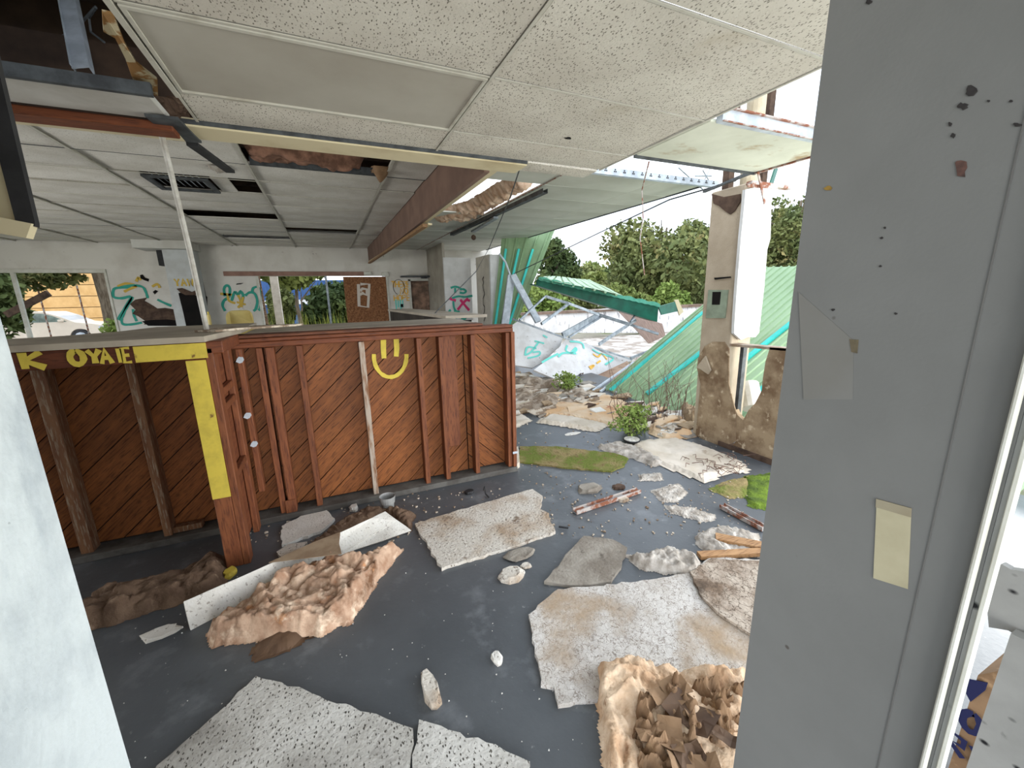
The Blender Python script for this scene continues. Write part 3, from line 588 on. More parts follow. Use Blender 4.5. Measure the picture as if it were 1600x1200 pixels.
# left front header and yellow post
mk('header_rail',bbox(-2.6,-.60,2.62,2.658,1.245,1.333),woodmat('dark_header',(106,58,36),(86,44,28),(64,34,24),(1,9,9),knots=False),ctr)
mk('yellow_band',box(-.90,-.602,2.612,2.62,1.25,1.33),YEL,ctr)
for ch_l,u_l,v_l,h_l,w_l,asp_l in (('K',-1.30,1.255,.075,.03,1.3),('O',-1.14,1.26,.065,.026,1.0),('Y',-1.075,1.26,.065,.024,1.0),('A',-1.03,1.255,.07,.020,.8),('I',-.975,1.255,.07,.020,.8),('E',-.945,1.255,.07,.016,.6)):
    mk('painted_letter',text(ch_l,u_l,v_l,h_l,w_l,(0,2.62,0),UX,VZ,NY,asp=asp_l),YEL,ctr)
post=bbox(-.70,-.615,2.62,2.66,0,1.245); mk('corner_post',post,STUDZ,ctr)
mk('yellow_paint',cat_(box(-.701,-.614,2.614,2.62,.45,1.24)),YEL,ctr)
mk('corner_post',bbox(-.615,-.578,2.62,2.71,0,1.30),STUDZ,ctr)
mk('return_stud',bbox(-.615,-.58,Yc-.11,Yc-.02,.0,1.30),STUDZ,ctr); mk('return_stud',bbox(-.56,-.525,Yc-.03,Yc+.05,.25,1.24),STUDZ,ctr,label='short stud ending above the floor')
mk('return_top_rail',bbox(-.615,-.53,2.62,Yc-.02,1.27,1.335),STUDX,ctr)
for z in (.93,1.02,.52): mk('return_rail',bbox(-.613,-.58,2.71,Yc-.11,z,z+.04),STUDZ,ctr)
mk('return_panel',box(-.630,-.618,2.71,Yc+.05,.05,1.27),M('brown_return_board',(120,68,40),(98,52,30),scale=4,stretch=(3,1,6)),ctr)
mk('screw_plate',cat_(*[prism([Vector((x+.022*math.cos(t)*(1+.3*math.sin(2*t)),Yc-.036,z+.022*math.sin(t))) for t in [k*.9 for k in range(7)]],(0,.005,0)) for x,z in ((-.54,1.17),(-.55,.80),(-.54,.60))]),METALW,ctr)
# smiley
SM=[]
def sm(px): q=W(px[0],px[1],1,Yc+.09); return (q.x,q.z)
for s in ([(599,530),(599,545),(600,560)],[(619,529),(620,545),(619,557)]): SM.append(ribbon([sm(p) for p in s],.036,(0,Yc+.088,0),UX,VZ,NY,off=0))
SM.append(ribbon([sm(p) for p in [(609.5-25.5*math.cos(R(t)),556+33*math.sin(R(t))) for t in range(-5,186,10)]],.03,(0,Yc+.088,0),UX,VZ,NY,off=0,seed=3))
mk('painted_smiley',cat_(*SM),YEL,ctr,label='yellow painted smiling face on the boards')
# conduit pole
mk('conduit_pole',tube([W(325,524,1,2.98),W(296,390,1,2.95),W(272,290,1,2.92),W(251,205,1,2.88)],.014,10),M('white_conduit',(190,188,180),(160,154,144),scale=12,rough=.5),label='thin white conduit pole standing at the corner of the counter',cat='pole')
# far counter return, yellow chair backs
fc=T('far_countertop','grey countertop return with dark underside behind the reception counter','countertop',(1.15,5.7,1.2))
mk('top',prism([Vector(p) for p in [(.95,7.3,1.30),(1.32,7.3,1.30),(1.62,4.3,1.30),(1.15,4.3,1.30)]],(0,0,.03)),CTOP,fc)
mk('front',prism([Vector(p) for p in [(.98,7.28,1.10),(1.0,7.28,1.10),(1.20,4.32,1.10),(1.18,4.32,1.10)]],(0,0,.20)),M('dark_counter_front',(64,58,52),(48,42,38),scale=4),fc)
mk('leg',box(1.2,1.26,5.5,5.56,0,1.3),M('dark_counter_front',(64,58,52)),fc); mk('leg',box(1.22,1.28,4.5,4.56,0,1.3),M('dark_counter_front',(64,58,52)),fc)
ch_=T('yellow_chair','yellow plastic shell chair raised behind the counter','chair',W(376,505,1,5.0)*1)
q0=W(357,512,1,5.0);q1=W(395,484,1,5.0); ch_.location=(0.5*(q0.x+q1.x),5.0,0)
V=[];n=12
w_=(q1.x-q0.x)/2; cx=(q0.x+q1.x)/2; z0_,z1_=q0.z-.12,q1.z
out=[]
for t in range(24):
    a=2*math.pi*t/24; c,s=math.cos(a),math.sin(a); ex=.45
    out.append(Vector((cx+w_*math.copysign(abs(c)**ex,c),5.0+.06*abs(c)**2*-1,(z0_+z1_)/2+(z1_-z0_)/2*math.copysign(abs(s)**ex,s))))
YC=M('yellow_plastic',(204,186,120),(190,168,100),scale=5,rough=.45)
mk('backrest',prism(out,(0,.02,0)),YC,ch_)
mk('seat',bbox(cx-w_,cx+w_,5.02,5.42,z0_-.02,z0_+.02),YC,ch_)
for sx in (-1,1):
    for sy in (5.06,5.38): mk('leg',tube([(cx+sx*w_*.8,sy,z0_),(cx+sx*w_*.95,sy,0)],.012,6),METALD,ch_)
for k,(a_,b_) in enumerate([((322,487),(331,506))]):
    q0=W(*a_,1,6.5);q1=W(*b_,1,6.5)
    t=T('yellow_bottle','small yellow bottle beside the white pole behind the counter','bottle',((q0.x+q1.x)/2,6.5,q1.z-.1))
    r=(q1.x-q0.x)/2; mk('bottle_body',tube([((q0.x+q1.x)/2,6.5,q1.z-.1),((q0.x+q1.x)/2,6.5,q0.z-.04)],r,10),YC,t); mk('cap',tube([((q0.x+q1.x)/2,6.5,q0.z-.04),((q0.x+q1.x)/2,6.5,q0.z)],r*.5,8),YEL,t)
    mk('back_shelf',cat_(bbox((q0.x+q1.x)/2-.6,(q0.x+q1.x)/2+.5,6.3,6.7,q1.z-.14,q1.z-.1),box((q0.x+q1.x)/2-.58,(q0.x+q1.x)/2-.55,6.32,6.68,0,q1.z-.14),box((q0.x+q1.x)/2+.45,(q0.x+q1.x)/2+.48,6.32,6.68,0,q1.z-.14)),CTOP,label='shelf board behind the counter carrying the yellow bottle',cat='shelf')

# ------------------------------------------------------------ near right wall, trims, left jamb
XR=.80
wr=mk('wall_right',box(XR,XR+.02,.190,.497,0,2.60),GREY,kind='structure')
def WR(px,py,off=0): q=W(px,py,0,XR-off); return q
def onR(name,pix,th,mat,label=None,off=0.0005):
    pts=[WR(*p) for p in pix]; pts=[Vector((XR-off-th,p.y,p.z)) for p in pts]
    return mk(name,prism(pts,(th,0,0)),mat,wr,label=label)
TAPE=M('aged_masking_tape',(176,168,140),(162,154,126),scale=6,rough=.7)
onR('paper_note',[(1370,792),(1424,808),(1419,920),(1365,903)],.0008,TAPE,'cream taped paper strip')
onR('tape',[(1370,779),(1425,794),(1424,808),(1369,792)],.0016,M('tape_top',(150,142,120),(140,130,108),scale=8),None)
onR('paint_patch',[(1248,456),(1334,532),(1333,624),(1256,624)],.0006,M('patched_paint',(113,111,105),(118,117,113),scale=4,rough=.7),'faint outline of a removed sign')
onR('dent',[(1328,530),(1342,531),(1340,552),(1331,550)],.0012,M('dent_brown',(104,94,74),(84,76,60),scale=30),None)
def blob(cx,cy,rx,ry,seed,n=12):
    rnd=random.Random(seed); return [(cx+rx*math.cos(2*math.pi*k/n)*rnd.uniform(.6,1.2),cy+ry*math.sin(2*math.pi*k/n)*rnd.uniform(.6,1.2)) for k in range(n)]
SP=M('mould_spot',(40,38,38),(60,56,54),scale=60)
for k,(cx,cy,rx,ry) in enumerate([(1518,143,9,9),(1505,166,9,6),(1485,194,3,4),(1490,212,4,4),(1545,158,3,2),(1580,158,3,2),(1302,484,3,2),(1400,490,3,2),(1376,416,3,2),(1378,372,3,2),(1383,356,2,2),(1590,195,8,3),(1358,3,6,4)]): onR('mould_spot',blob(cx,cy,rx,ry,k),.0006,SP)
onR('rust_mark',blob(1502,262,11,17,40),.0006,M('rust_mark_brown',(96,70,62),(60,46,42),scale=60),'brown scuffed spot')
onR('yellow_mark',blob(1295,294,7,4,41),.0006,M('ochre_mark',(150,120,54),(120,96,50),scale=40))
# crease in the wall
mk('seam_ridge',box(XR-.0012,XR,.247,.2485,0,2.6),M('seam_grey',(106,105,101),(100,99,96),scale=5),wr)
mk('trim_1',bbox(XR-.012,XR,.193,.1995,0,2.6,.002),TRIMW,kind='structure')
mk('trim_2',bbox(XR-.004,XR+.012,.178,.1835,0,2.6,.001),TRIMW,kind='structure')
mk('mildew_strip',box(XR+.001,XR+.012,.1838,.1898,0,2.6),MILD,wr)
# mildewed framing past the doorway and box with blue marks
fr=T('mildewed_frame','grey mildew-spotted broken board and post past the right door frame','board',(1.42,.3,0))
pts=[W(p[0],p[1],0,1.4) for p in [(1552,888),(1566,882),(1580,890),(1600,893),(1680,900),(1680,1040),(1600,1000),(1575,985),(1545,980),(1540,930)]]
mk('broken_board',prism([Vector((1.40,p.y,p.z)) for p in pts],(.02,0,0)),MILD,fr)
pts=[W(p[0],p[1],0,1.38) for p in [(1585,985),(1680,1030),(1640,1120),(1560,1300),(1480,1300)]]
mk('post',prism([Vector((1.36,p.y,p.z)) for p in pts],(.03,0,0)),MILD,fr)
bx_=T('lettered_carton','brown carton with dark blue lettering past the right door frame','box',(1.62,.3,0))
pts=[W(p[0],p[1],0,1.55) for p in [(1528,1055),(1600,1040),(1640,1300),(1450,1300)]]
mk('carton',prism([Vector((1.55,p.y,p.z)) for p in pts],(.3,0,0)),KRAFT,bx_)
q=W(1525,1078,0,1.55); 
BL=M('navy_print',(34,38,78),rough=.8)
qa=[W(p[0],p[1],0,1.54) for p in [(1512,1062),(1542,1068),(1538,1080),(1515,1098),(1508,1085)]]
mk('printed_mark',prism([Vector((1.545,p.y,p.z)) for p in qa],(.002,0,0)),BL,bx_)
q1=W(1520,1130,0,1.545); q2=W(1505,1170,0,1.545)
mk('printed_lettering',cat_(text('O',0,0,.06,.018,(1.547,q1.y+.02,q1.z-.03),(0,-1,0),VZ,(-1,0,0)),text('RY',0,0,.06,.016,(1.547,q2.y+.03,q2.z-.03),(0,-1,0),VZ,(-1,0,0))),BL,bx_)
# left jamb
jp=mk('wall_jamb_left',box(-.60,-.455,.35,.892,0,2.42),JAMBW,kind='structure')
cab=T('hanging_cabinet','cream metal cabinet with black edge channel hanging at upper left','cabinet',(-1.0,1.62,1.7))
Yk=1.6
def PK(px,py): return W(px,py,1,Yk)
pts=[PK(-60,60),PK(0,180),PK(0,240),PK(28,345),PK(-60,345)]
mk('cabinet_body',prism([PK(-80,100),PK(-40,100),PK(30,350),PK(-80,350)],(0,.01,0)),CREAM,cab)
mk('black_channel',prism([PK(-14,20),PK(4,105),PK(62,350),PK(62,356),PK(32,348),PK(-30,110)],(0,-.02,0)),DARK,cab)
mk('bottom_ledge',prism([PK(-80,330),PK(0,340),PK(60,352),PK(52,374),PK(0,365),PK(-80,352)],(0,-.03,0)),CREAM,cab)
# ------------------------------------------------------------ right column and low wall
col=T('stucco_column','beige stuccoed column with a switch box and a torn white face board','column',(3.65,2.88,0))
mk('shaft',bbox(3.5,3.78,2.70,3.06,0,2.46,.01),STUC,col)
def XC(px,py,off=0): q=W(px,py,0,3.5); return Vector((3.5-off,q.y,q.z))
mk('switch_plate',prism([XC(*p,.012) for p in [(1108,453),(1139,453),(1134,497),(1104,497)]],(.011,0,0)),M('green_grey_plate',(140,152,132),(124,134,116),scale=9),col)
mk('switch_hole',prism([XC(*p,.016) for p in [(1115,456),(1128,456),(1126,476),(1114,476)]],(.004,0,0)),BLACK,col)
mk('broken_top',prism([XC(*p,.012) for p in [(1113,303),(1132,308),(1158,303),(1158,315),(1149,330),(1142,335),(1134,330),(1125,322),(1116,318)]],(.011,0,0)),TORN,col)
mk('torn_stucco',prism([XC(*p,.012) for p in [(1092,560),(1102,541),(1115,534),(1133,534),(1140,545),(1140,600),(1150,640),(1150,690),(1124,700),(1088,680),(1092,640),(1096,600),(1090,575)]],(.011,0,0)),STAIN,col,label='brown water-stained area at the foot')
mk('peeled_flap',prism([XC(*p,.04) for p in [(1092,574),(1106,556),(1114,578),(1110,584),(1098,576)]],(.02,0,0)),STUC,col)
mk('crack',prism([XC(*p,.012) for p in [(1117,434),(1142,432),(1143,434),(1118,437)]],(.011,0,0)),BLACK,col)
# white peeled face: faces the open side
def XY(px,py,Y=2.66): return W(px,py,1,Y)
wp=[(1165,296),(1185,292),(1206,288),(1205,330),(1204,372),(1199,390),(1194,450),(1186,520),(1180,527),(1168,527),(1158,531),(1147,521),(1148,500),(1153,430),(1158,370),(1162,330)]
mk('face_board',prism([XY(*p) for p in wp],(0,.03,0)),WHITE,col,label='torn white face board curling at its lower end')
mk('top_cap',bbox(3.5,4.05,2.64,2.70,2.44,2.47),RUST,col)
low=T('low_wall_remains','stained remains of a low wall with a ragged hole beside the column','wall fragment',(3.56,2.3,0))
lw=[(1133,700),(1143,697),(1150,690),(1147,660),(1149,640),(1152,648),(1161,657),(1170,640),(1180,630),(1190,610),(1192,590),(1196,565),(1203,543),(1240,545),(1240,745),(1200,722),(1160,708)]
mk('ragged_board',prism([XC(*p,0) for p in lw],(.05,0,0)),STAIN,low)
mk('sill_strip',prism([XC(1140,537),XC(1235,545),XC(1235,549),XC(1140,541)],(.12,0,0)),M('sill_brown',(134,112,92),(172,160,146),scale=9),low)
mk('steel_stud',cat_(box(3.55,3.60,2.595,2.60,.14,1.02),box(3.55,3.555,2.60,2.63,.14,1.02),box(3.595,3.60,2.60,2.63,.14,1.02)),METALD,low)
mk('base_board',box(3.48,3.56,1.9,2.72,0,.05),TORN,low)
q=W(1165,612,0,3.95); mk('white_pail',tube([q+Vector((0,-.1,-.16)),q+Vector((.1,.05,.06))],.10,14),M('white_plastic_pail',(220,216,206),(196,190,176),scale=4),label='white plastic pail lying behind the low wall hole',cat='pail')
pp_=T('roof_pipe','cream roof drain pipe rising above the column between two brown posts','pipe',(4.2,3.4,2.4))
mk('pipe',tube([(4.32,3.3,2.42),(4.32,3.3,3.9)],.09,14),M('cream_pipe',(196,184,160),(180,166,140),scale=8),pp_)
mk('pipe_collar',tube([(4.32,3.3,3.12),(4.32,3.3,3.26)],.105,14),M('cream_pipe'  ,(196,184,160)),pp_)
mk('post',box(4.07,4.15,3.35,3.43,2.4,3.9),TORN,pp_); mk('post',box(4.60,4.68,3.35,3.43,2.4,3.9),TORN,pp_)
mk('green_gutter_strip',stick(W(1213,262,1,2.85),W(1203,293,1,2.72),.045,.015,up=(0,1,0)),GREEND,label='short dark green metal strip behind the column top',cat='metal strip')
mk('vine_wires',cat_(tube([W(1188,440,1,4.5),W(1200,490,1,4.4),W(1228,512,1,4.3)],.006,5),tube([W(1186,455,1,4.5),W(1196,500,1,4.4),W(1226,508,1,4.3)],.005,5)),METAL,label='pair of thin loose wires hanging right of the column',cat='wire')
wire('tension_cable',[W(1150,282,1,3.2),W(1046,312,1,4.2),W(940,362,1,6.0),W(803,428,1,8.5)],.009,'dark cable running from the column down to the far steel studs')
wire('hanging_wire',[W(1014,253,1,2.38),W(1003,297,1,3.0),W(1005,340,1,3.0),W(1000,372,1,3.0),W(1007,430,1,3.0)],.005,'rusty wire hanging down in front of the big tree',mat=RUST)
wire('hanging_wire',[W(816,252,1,3.2),W(798,306,1,4.5),W(764,388,1,6.2),W(744,424,1,6.0),W(672,497,1,5.0)],.006,'thin black wire hanging from the ceiling down to the far countertop')
# ------------------------------------------------------------ collapsed roof: corrugated sheets
def corr(quad,nr,th=.03,n2=6,bend=0,trap=True):
    """ribbed sheet over quad [a,b,c,d]: ribs run a->b ; across a->d"""
    a,b,c,d=[Vector(q) for q in quad]; nrm=(b-a).cross(d-a).normalized(); V=[];Fc=[]
    prof=[]
    for k in range(nr):
        for t,h in ((0,0),(.30,0),(.36,1),(.5,1),(.56,0)): prof.append(((k+t)/nr,h))
    prof.append((1,0)); m_=len(prof)
    for j in range(n2+1):
        s=j/n2
        for t,h in prof:
            p=a.lerp(b,s).lerp(d.lerp(c,s),t)+nrm*(h*th+bend*math.sin(math.pi*s)+.008*math.sin(9*s+7*t)); V.append(p)
    for j in range(n2):
        for i in range(m_-1): Fc.append((j*m_+i,j*m_+i+1,(j+1)*m_+i+1,(j+1)*m_+i))
    nv=len(V); V+= [p-nrm*.004 for p in V]; Fc+=[tuple(i+nv for i in reversed(f)) for f in Fc]
    return V,Fc,nrm
RP=Vector((3.92,5.2,0)); RN=Vector((-.78,0,1)).normalized()
def RR(px,py): return WP(px,py,RP,RN)
ramp=T('green_roof_sheet','pale green ribbed roof sheeting with turquoise strips sloping up from the rubble','roof sheet',(4.6,4.3,0))
dd=(RR(1092,497)-RR(955,612)).normalized()
ra=RR(943,612); 
def along(p,x): return p+dd*((x-p.x)/dd.x)
g0=RR(943,612); g1=RR(1012,619); XT=6.3
# sections across the ramp between strips, each a panel
base=RR(955,612); 
ys=[g0.y+.0,base.y-.05]
step=(RR(955,612)-RR(1012,617)).y
sec=[g0.y+.06]+[base.y-k*abs(step) for k in range(0,7)]
x_at=4.0
for k in range(len(sec)-1):
    y0,y1=sec[k],sec[k+1]
    def PT(y,x): 
        z=.78*(x-3.92)+.0; return Vector((x,y+(x-x_at)*dd.y/dd.x,z))
    top=XT if k<2 else 6.9
    q=[PT(y0,3.93),PT(y0,top),PT(y1,top),PT(y1,3.93)]
    n_=max(3,int(abs(y1-y0)/.11)) ; V,Fc,nn=corr(q,n_,th=-.018)
    mk('roof_panel',(V,Fc),GREENP,ramp)
for pa,pb in (((955,612),(1100,490)),((1012,617),(1102,548)),((1135,588),(1245,501)),((1148,645),(1220,588))):
    p0=RR(*pa)+RN*.025; p1=RR(*pb)+RN*.025; mk('turquoise_strip',stick(p0,p1,.06,.035,up=RN),GREENS,ramp)
vg=T('upright_roof_sheet','darker green ribbed roof sheet hanging upright beyond the columns','roof sheet',(4.3,8.6,.6))
q=[W(868,358,1,8.3),W(806,520,1,8.7),W(762,515,1,8.7),W(775,360,1,8.5)]
q=[W(870,352,1,8.2),W(803,515,1,8.7),W(768,515,1,8.9),W(786,352,1,8.9)]
V,Fc,nn=corr(q,5,th=-.03); mk('roof_panel',(V,Fc),GREENB,vg)
for t in (.32,.62,.9):
    a_=q[0].lerp(q[3],t)+(q[1].lerp(q[2],t)-q[0].lerp(q[3],t))*.22; b_=q[1].lerp(q[2],t); mk('turquoise_strip',stick(a_+Vector((0,-.05,0)),b_+Vector((0,-.05,0)),.05,.03,up=(0,1,0)),GREENS,vg)
q=[W(856,425,1,9.2),W(842,437,1,9.2),W(930,440,1,9.6),W(870,400,1,9.6)]
gf=T('green_fascia','fallen dark green roof fascia with scalloped sheet edge','fascia',(6,8,.8))
A0,A1=W(840,436,1,8.0),W(1029,478,1,6.8); B0,B1=W(838,446,1,8.0),W(1027,503,1,6.8)
mk('fascia_face',prism([A0,A1,B1,B0],(0,.03,0)),GREEND,gf)
mk('fascia_return',prism([W(1029,479,1,6.8),W(1057,471,1,7.0),W(1061,486,1,7.0),W(1034,492,1,6.8)],(0,.03,0)),GREEND,gf)
mk('end_plate',prism([W(1054,469,1,6.98),W(1060,468,1,6.98),W(1068,487,1,6.98),W(1062,493,1,6.98)],(0,.03,0)),CREAM,gf)
mk('soffit_lip',prism([B0,B1,B1+Vector((0,.3,.02)),B0+Vector((0,.3,.02))],(0,0,.02)),GREEND,gf)
q=[A0+Vector((0,-.25,.0)),W(842,436,1,8.02)+Vector((.1,2.2,.42)),W(926,440,1,10.4),A1+Vector((-.9,-.05,.06))]
V,Fc,nn=corr([A0+Vector((0,-.05,.02)),W(858,431,1,9.8),W(921,437,1,9.2),A1+Vector((-1.0,-.05,.24))],8,th=.04); mk('top_sheet',(V,Fc),GREENP,gf)
V=[];Fc=[]
pts=[]
for k in range(41):
    t=k/40; p=A0.lerp(A1,t); pts.append(p+Vector((0,-.04,.035+.03*abs(math.sin(k*math.pi/4)))))
pts2=[A0.lerp(A1,k/40)+Vector((0,-.04,-.02-.012*(k%2))) for k in range(40,-1,-1)]
mk('scalloped_edge',prism(pts+pts2,(0,-.008,0)),M('aqua_edge',(96,170,146),(80,150,128),scale=9),gf)
mk('brown_soffit_board',prism([W(963,483,1,8.2),W(1035,506,1,7.6),W(1040,525,1,7.4),W(1014,537,1,7.4)],(0,.03,.01)),M('pinkish_soffit',(150,128,116),(128,108,98),scale=6,stretch=(8,1,1)),gf,label='pinkish brown soffit board')
# steel frames
sf=T('collapsed_wall_frame','collapsed grey steel wall frame of studs and tracks','steel frame',(5,7,0))
for a_,b_,w_ in [((852,463),(888,474),.05),((888,474),(936,492),.05),((936,492),(984,507),.06),((984,507),(1029,522),.05),((936,492),(879,524),.11),((941,494),(889,527),.03),((993,500),(936,538),.06),((888,475),(846,506),.05),((852,463),(812,500),.035),((800,498),(880,527),.03),((880,527),(988,562),.035),((1002,478),(985,503),.02),((1060,530),(985,560),.05)]:
    mk('steel_member',stick(W(*a_,1,7.2),W(*b_,1,6.7 if b_[1]>505 else 7.0),w_,.04,up=(0,1,0)),METAL,sf)
st=T('bent_steel_studs','bright bent steel studs leaning at the end of the far columns','steel studs',(4.1,8,0))
mk('steel_stud',stick(W(801,430,1,8.0),W(841,503,1,7.4),.13,.06,up=(0,1,0)),METALW,st)
mk('steel_stud',stick(W(799,430,1,8.02),W(789,508,1,8.0),.16,.05,up=(0,1,0)),METALW,st)
mk('steel_rod',tube([W(780,396,1,8.1),W(790,410,1,8.1),W(798,432,1,8.1)],.02,6),METALW,st)
# fallen white panels with graffiti
def fallen(name,label,pix,depths,mat,th=.04):
    t=T(name,label,'wall panel',(4,7,0)); pts=[W(p[0],p[1],1,d) for p,d in zip(pix,depths)]
    c=sum((p for p in pts),Vector())/len(pts); t.location=(c.x,c.y,0)
    n_=(pts[1]-pts[0]).cross(pts[2]-pts[0]).normalized()
    pts=[pts[0],pts[1],pts[2]]+[WP(pix[i][0],pix[i][1],pts[0],n_) for i in range(3,len(pts))]
    if n_.y>0: n_=-n_
    mk('panel',prism(pts,n_*-th),mat,t)
    return t,pts[0],n_
WG=M('white_dirty_panel',(216,216,216),(196,194,192),scale=3,rough=.85,layers=[('noise',20,.64,.7,(120,108,98),U)])
t1,p1,n1=fallen('fallen_wall_panel','leftmost fallen white wall panel with aqua angular scrawl',[(799,507),(800,570),(880,526),(873,545),(858,556),(843,567),(830,573),(815,573),(812,500)],[7.4,6.9,7.2]+[7]*6,WG)
t2,p2,n2=fallen('fallen_wall_panel','fallen white wall panel with aqua and yellow graffiti beside the leftmost one',[(884,530),(893,601),(989,562),(836,578),(840,572)],[7.0,6.3,6.9,6,6],WG)
# order outline properly
def fixpanel(t,pix,p0,n_,mat):
    for c in list(t.children): bpy.data.objects.remove(c)
    pts=[WP(a,b,p0,n_) for a,b in pix]; mk('panel',prism(pts,n_*-.04),mat,t)
fixpanel(t1,[(812,500),(880,526),(876,540),(862,553),(848,566),(832,575),(815,572),(799,570),(800,508)],p1,n1,WG)
fixpanel(t2,[(884,530),(935,543),(989,562),(940,583),(893,601),(862,590),(834,578),(850,566),(868,550)],p2,n2,WG)
def pstroke(strokes,w,mat,par,p0,n_,label=None):
    out=[]
    for s in strokes:
        pts=[WP(a,b,p0,n_)+n_*.012 for a,b in spl(s)]; V=[];Fc=[]
        for i,p in enumerate(pts):
            d=(pts[min(i+1,len(pts)-1)]-pts[max(i-1,0)]).normalized(); sd=d.cross(n_)*w/2; V+=[p+sd,p-sd]
        for i in range(len(pts)-1): Fc.append((2*i,2*i+1,2*i+3,2*i+2))
        out.append((V,Fc))
    mk('graffiti_lettering',cat_(*out),mat,par,label=label)
pstroke([[(838,545),(824,543),(820,556)],[(821,555),(830,550),(842,534)],[(835,533),(850,537)],[(832,551),(843,550),(841,556),(824,560)],[(848,524),(855,528)]],.035,AQUA,t1,p1,n1)
pstroke([[(886,540),(884,548),(892,552),(900,548),(899,544),(892,552)],[(912,545),(908,536),(890,534)],[(872,553),(858,560),(846,567)],[(900,553),(880,552),(872,558)],[(925,546),(935,552),(958,560),(945,570)]],.04,AQUA,t2,p2,n2)
pstroke([[(926,553),(934,558),(940,553),(948,562)],[(922,577),(928,571),(920,574)],[(932,568),(938,564)]],.04,ORSP,t2,p2,n2)
# brown sheathing between panel and ramp
t3,p3,n3=fallen('fallen_sheathing','brown torn sheathing board lying between the white panel and the green roof',[(905,603),(980,563),(960,605)],[6.2,6.6,5.6],SHEETO)
fixpanel(t3,[(898,606),(925,590),(980,564),(985,570),(975,588),(950,608),(915,612)],p3-Vector((0,0,.02)),n3,M('brown_sheathing',(176,148,126),(152,124,104),scale=4,layers=[('noise',8,.6,.66,(96,74,60),U)]))
lw_=T('loose_tracks','pale loose steel tracks leaning on the foot of the green roof','steel tracks',(4,5.6,0))
for a_,b_ in [((990,566),(926,611)),((994,569),(938,612)),((1000,572),(962,614))]: mk('track',stick(W(*a_,1,6.2),W(*b_,2,.02),.03,.03),METALW,lw_)
# low white wall behind, dark floor stains beyond
bw=T('low_boundary_wall','long low white wall with dark drip stains behind the collapsed frame','wall',(10,13,0))
mk('wall_face',prism([W(820,492,1,13.5),W(985,480,1,13.5),W(1100,478,1,14),W(1100,520,1,14),W(1000,520,1,13.5),W(820,520,1,13.5)],(0,.25,0)),M('drip_stained_white',(226,224,222),(206,204,202),scale=1,layers=[('noise',3,.56,.66,(96,92,96),(3,1,.7))]),bw)
mk('coping',prism([W(818,489,1,13.4),W(1100,475,1,13.9),W(1100,479,1,13.9),W(818,493,1,13.4)],(0,.35,0)),M('coping_brown',(132,112,98),(110,92,80),scale=3),bw)
mk('lot_surface',prism([Vector(p) for p in [(4.6,8.2,-.25),(14,8.2,-.25),(17,13.4,-.25),(5,13.4,-.25)]],(0,0,.02)),M('white_rubble_ground',(206,200,192),(150,138,126),scale=1.6,lo=.45,hi=.55,bump=.5,bscale=10),label='pale rubble-strewn ground behind the collapsed frame',cat='ground')
mk('parked_vehicle',cat_(bbox(14.9,16.6,13.6,14.4,.5,1.45,.15)),WHITE,label='small white parked vehicle seen behind the green fascia end',cat='vehicle') if False else None

# ------------------------------------------------------------ fallen ceiling boards on the floor
def fl_(pix,z=0): return [Vector((lambda q:(q.x,q.y,z))(W(p[0],p[1],2,z))) for p in pix]
def slabf(name,label,pix,mat,th=.02,z=0,amp=.008,skip=(),seed=0,group=None,cat='ceiling tile',step=.035,tilt=None):
    pts=[q-Vector((0,0,0)) for q in [Vector((W(p[0],p[1],2,z+th).x,W(p[0],p[1],2,z+th).y,z)) for p in pix]]
    pts=jag(pts,amp,step,seed,skip)
    v,f=prism(pts,(0,0,th))
    if tilt: v=[Vector((p.x,p.y,p.z+tilt(p.x,p.y))) for p in v]
    # rough edge: bevel by shrinking top
    return mk(name,(v,f),mat,label=label,cat=cat,group=group)
slabf('fallen_ceiling_tile','large cracked white ceiling tile with brown stains lying in the right foreground',[(826,960),(850,938),(872,920),(930,916),(1035,902),(1080,895),(1112,870),(1200,875),(1190,1000),(1160,1070),(935,1092),(872,1100),(866,1072),(845,1068)],TILEC,seed=1,th=.022)
slabf('fallen_ceiling_tile','dirty white ceiling tile lying broken beside the counter end',[(648,818),(740,790),(832,764),(848,775),(843,795),(858,802),(860,816),(868,830),(780,860),(690,888)],TILED,seed=2)
slabf('fallen_ceiling_tile','flat grey-brown ceiling tile piece behind the large cracked tile',[(850,908),(880,873),(912,837),(958,843),(980,855),(972,880),(955,908),(905,914)],TILEG,seed=3)
slabf('fallen_ceiling_tile','pitted grey ceiling tile cut off by the bottom edge of the picture',[(400,1056),(440,1066),(500,1088),(645,1138),(640,1200),(600,1290),(200,1290),(245,1196),(330,1122)],TILEP,seed=4)
slabf('fallen_ceiling_tile','pitted ceiling tile corner at the bottom beside a dark gap',[(655,1124),(700,1140),(760,1160),(828,1190),(826,1290),(636,1290),(644,1180)],TILEP,seed=5)
slabf('fallen_ceiling_tile','small white ceiling tile piece against the counter foot',[(440,822),(470,806),(510,797),(523,810),(500,830),(440,851)],TILEW,seed=6,th=.02)
slabf('fallen_ceiling_tile','narrow pale tile shard below the small white piece',[(432,862),(450,850),(480,846),(470,862),(440,870)],TILED,seed=16)
slabf('fallen_ceiling_tile','dark-stained tile piece overlapping the far right corner of the large cracked tile',[(1078,893),(1112,872),(1205,878),(1200,1010),(1165,985),(1120,955),(1092,925)],M('dark_stained_board',(176,164,150),(120,102,86),scale=5,lo=.42,hi=.6,rough=.95,bump=.7,bscale=50,layers=[('crack',22,.06,.0,(84,70,58),U),('noise',3.2,.56,.64,(72,60,50),U)]),seed=14,z=.024,th=.014)
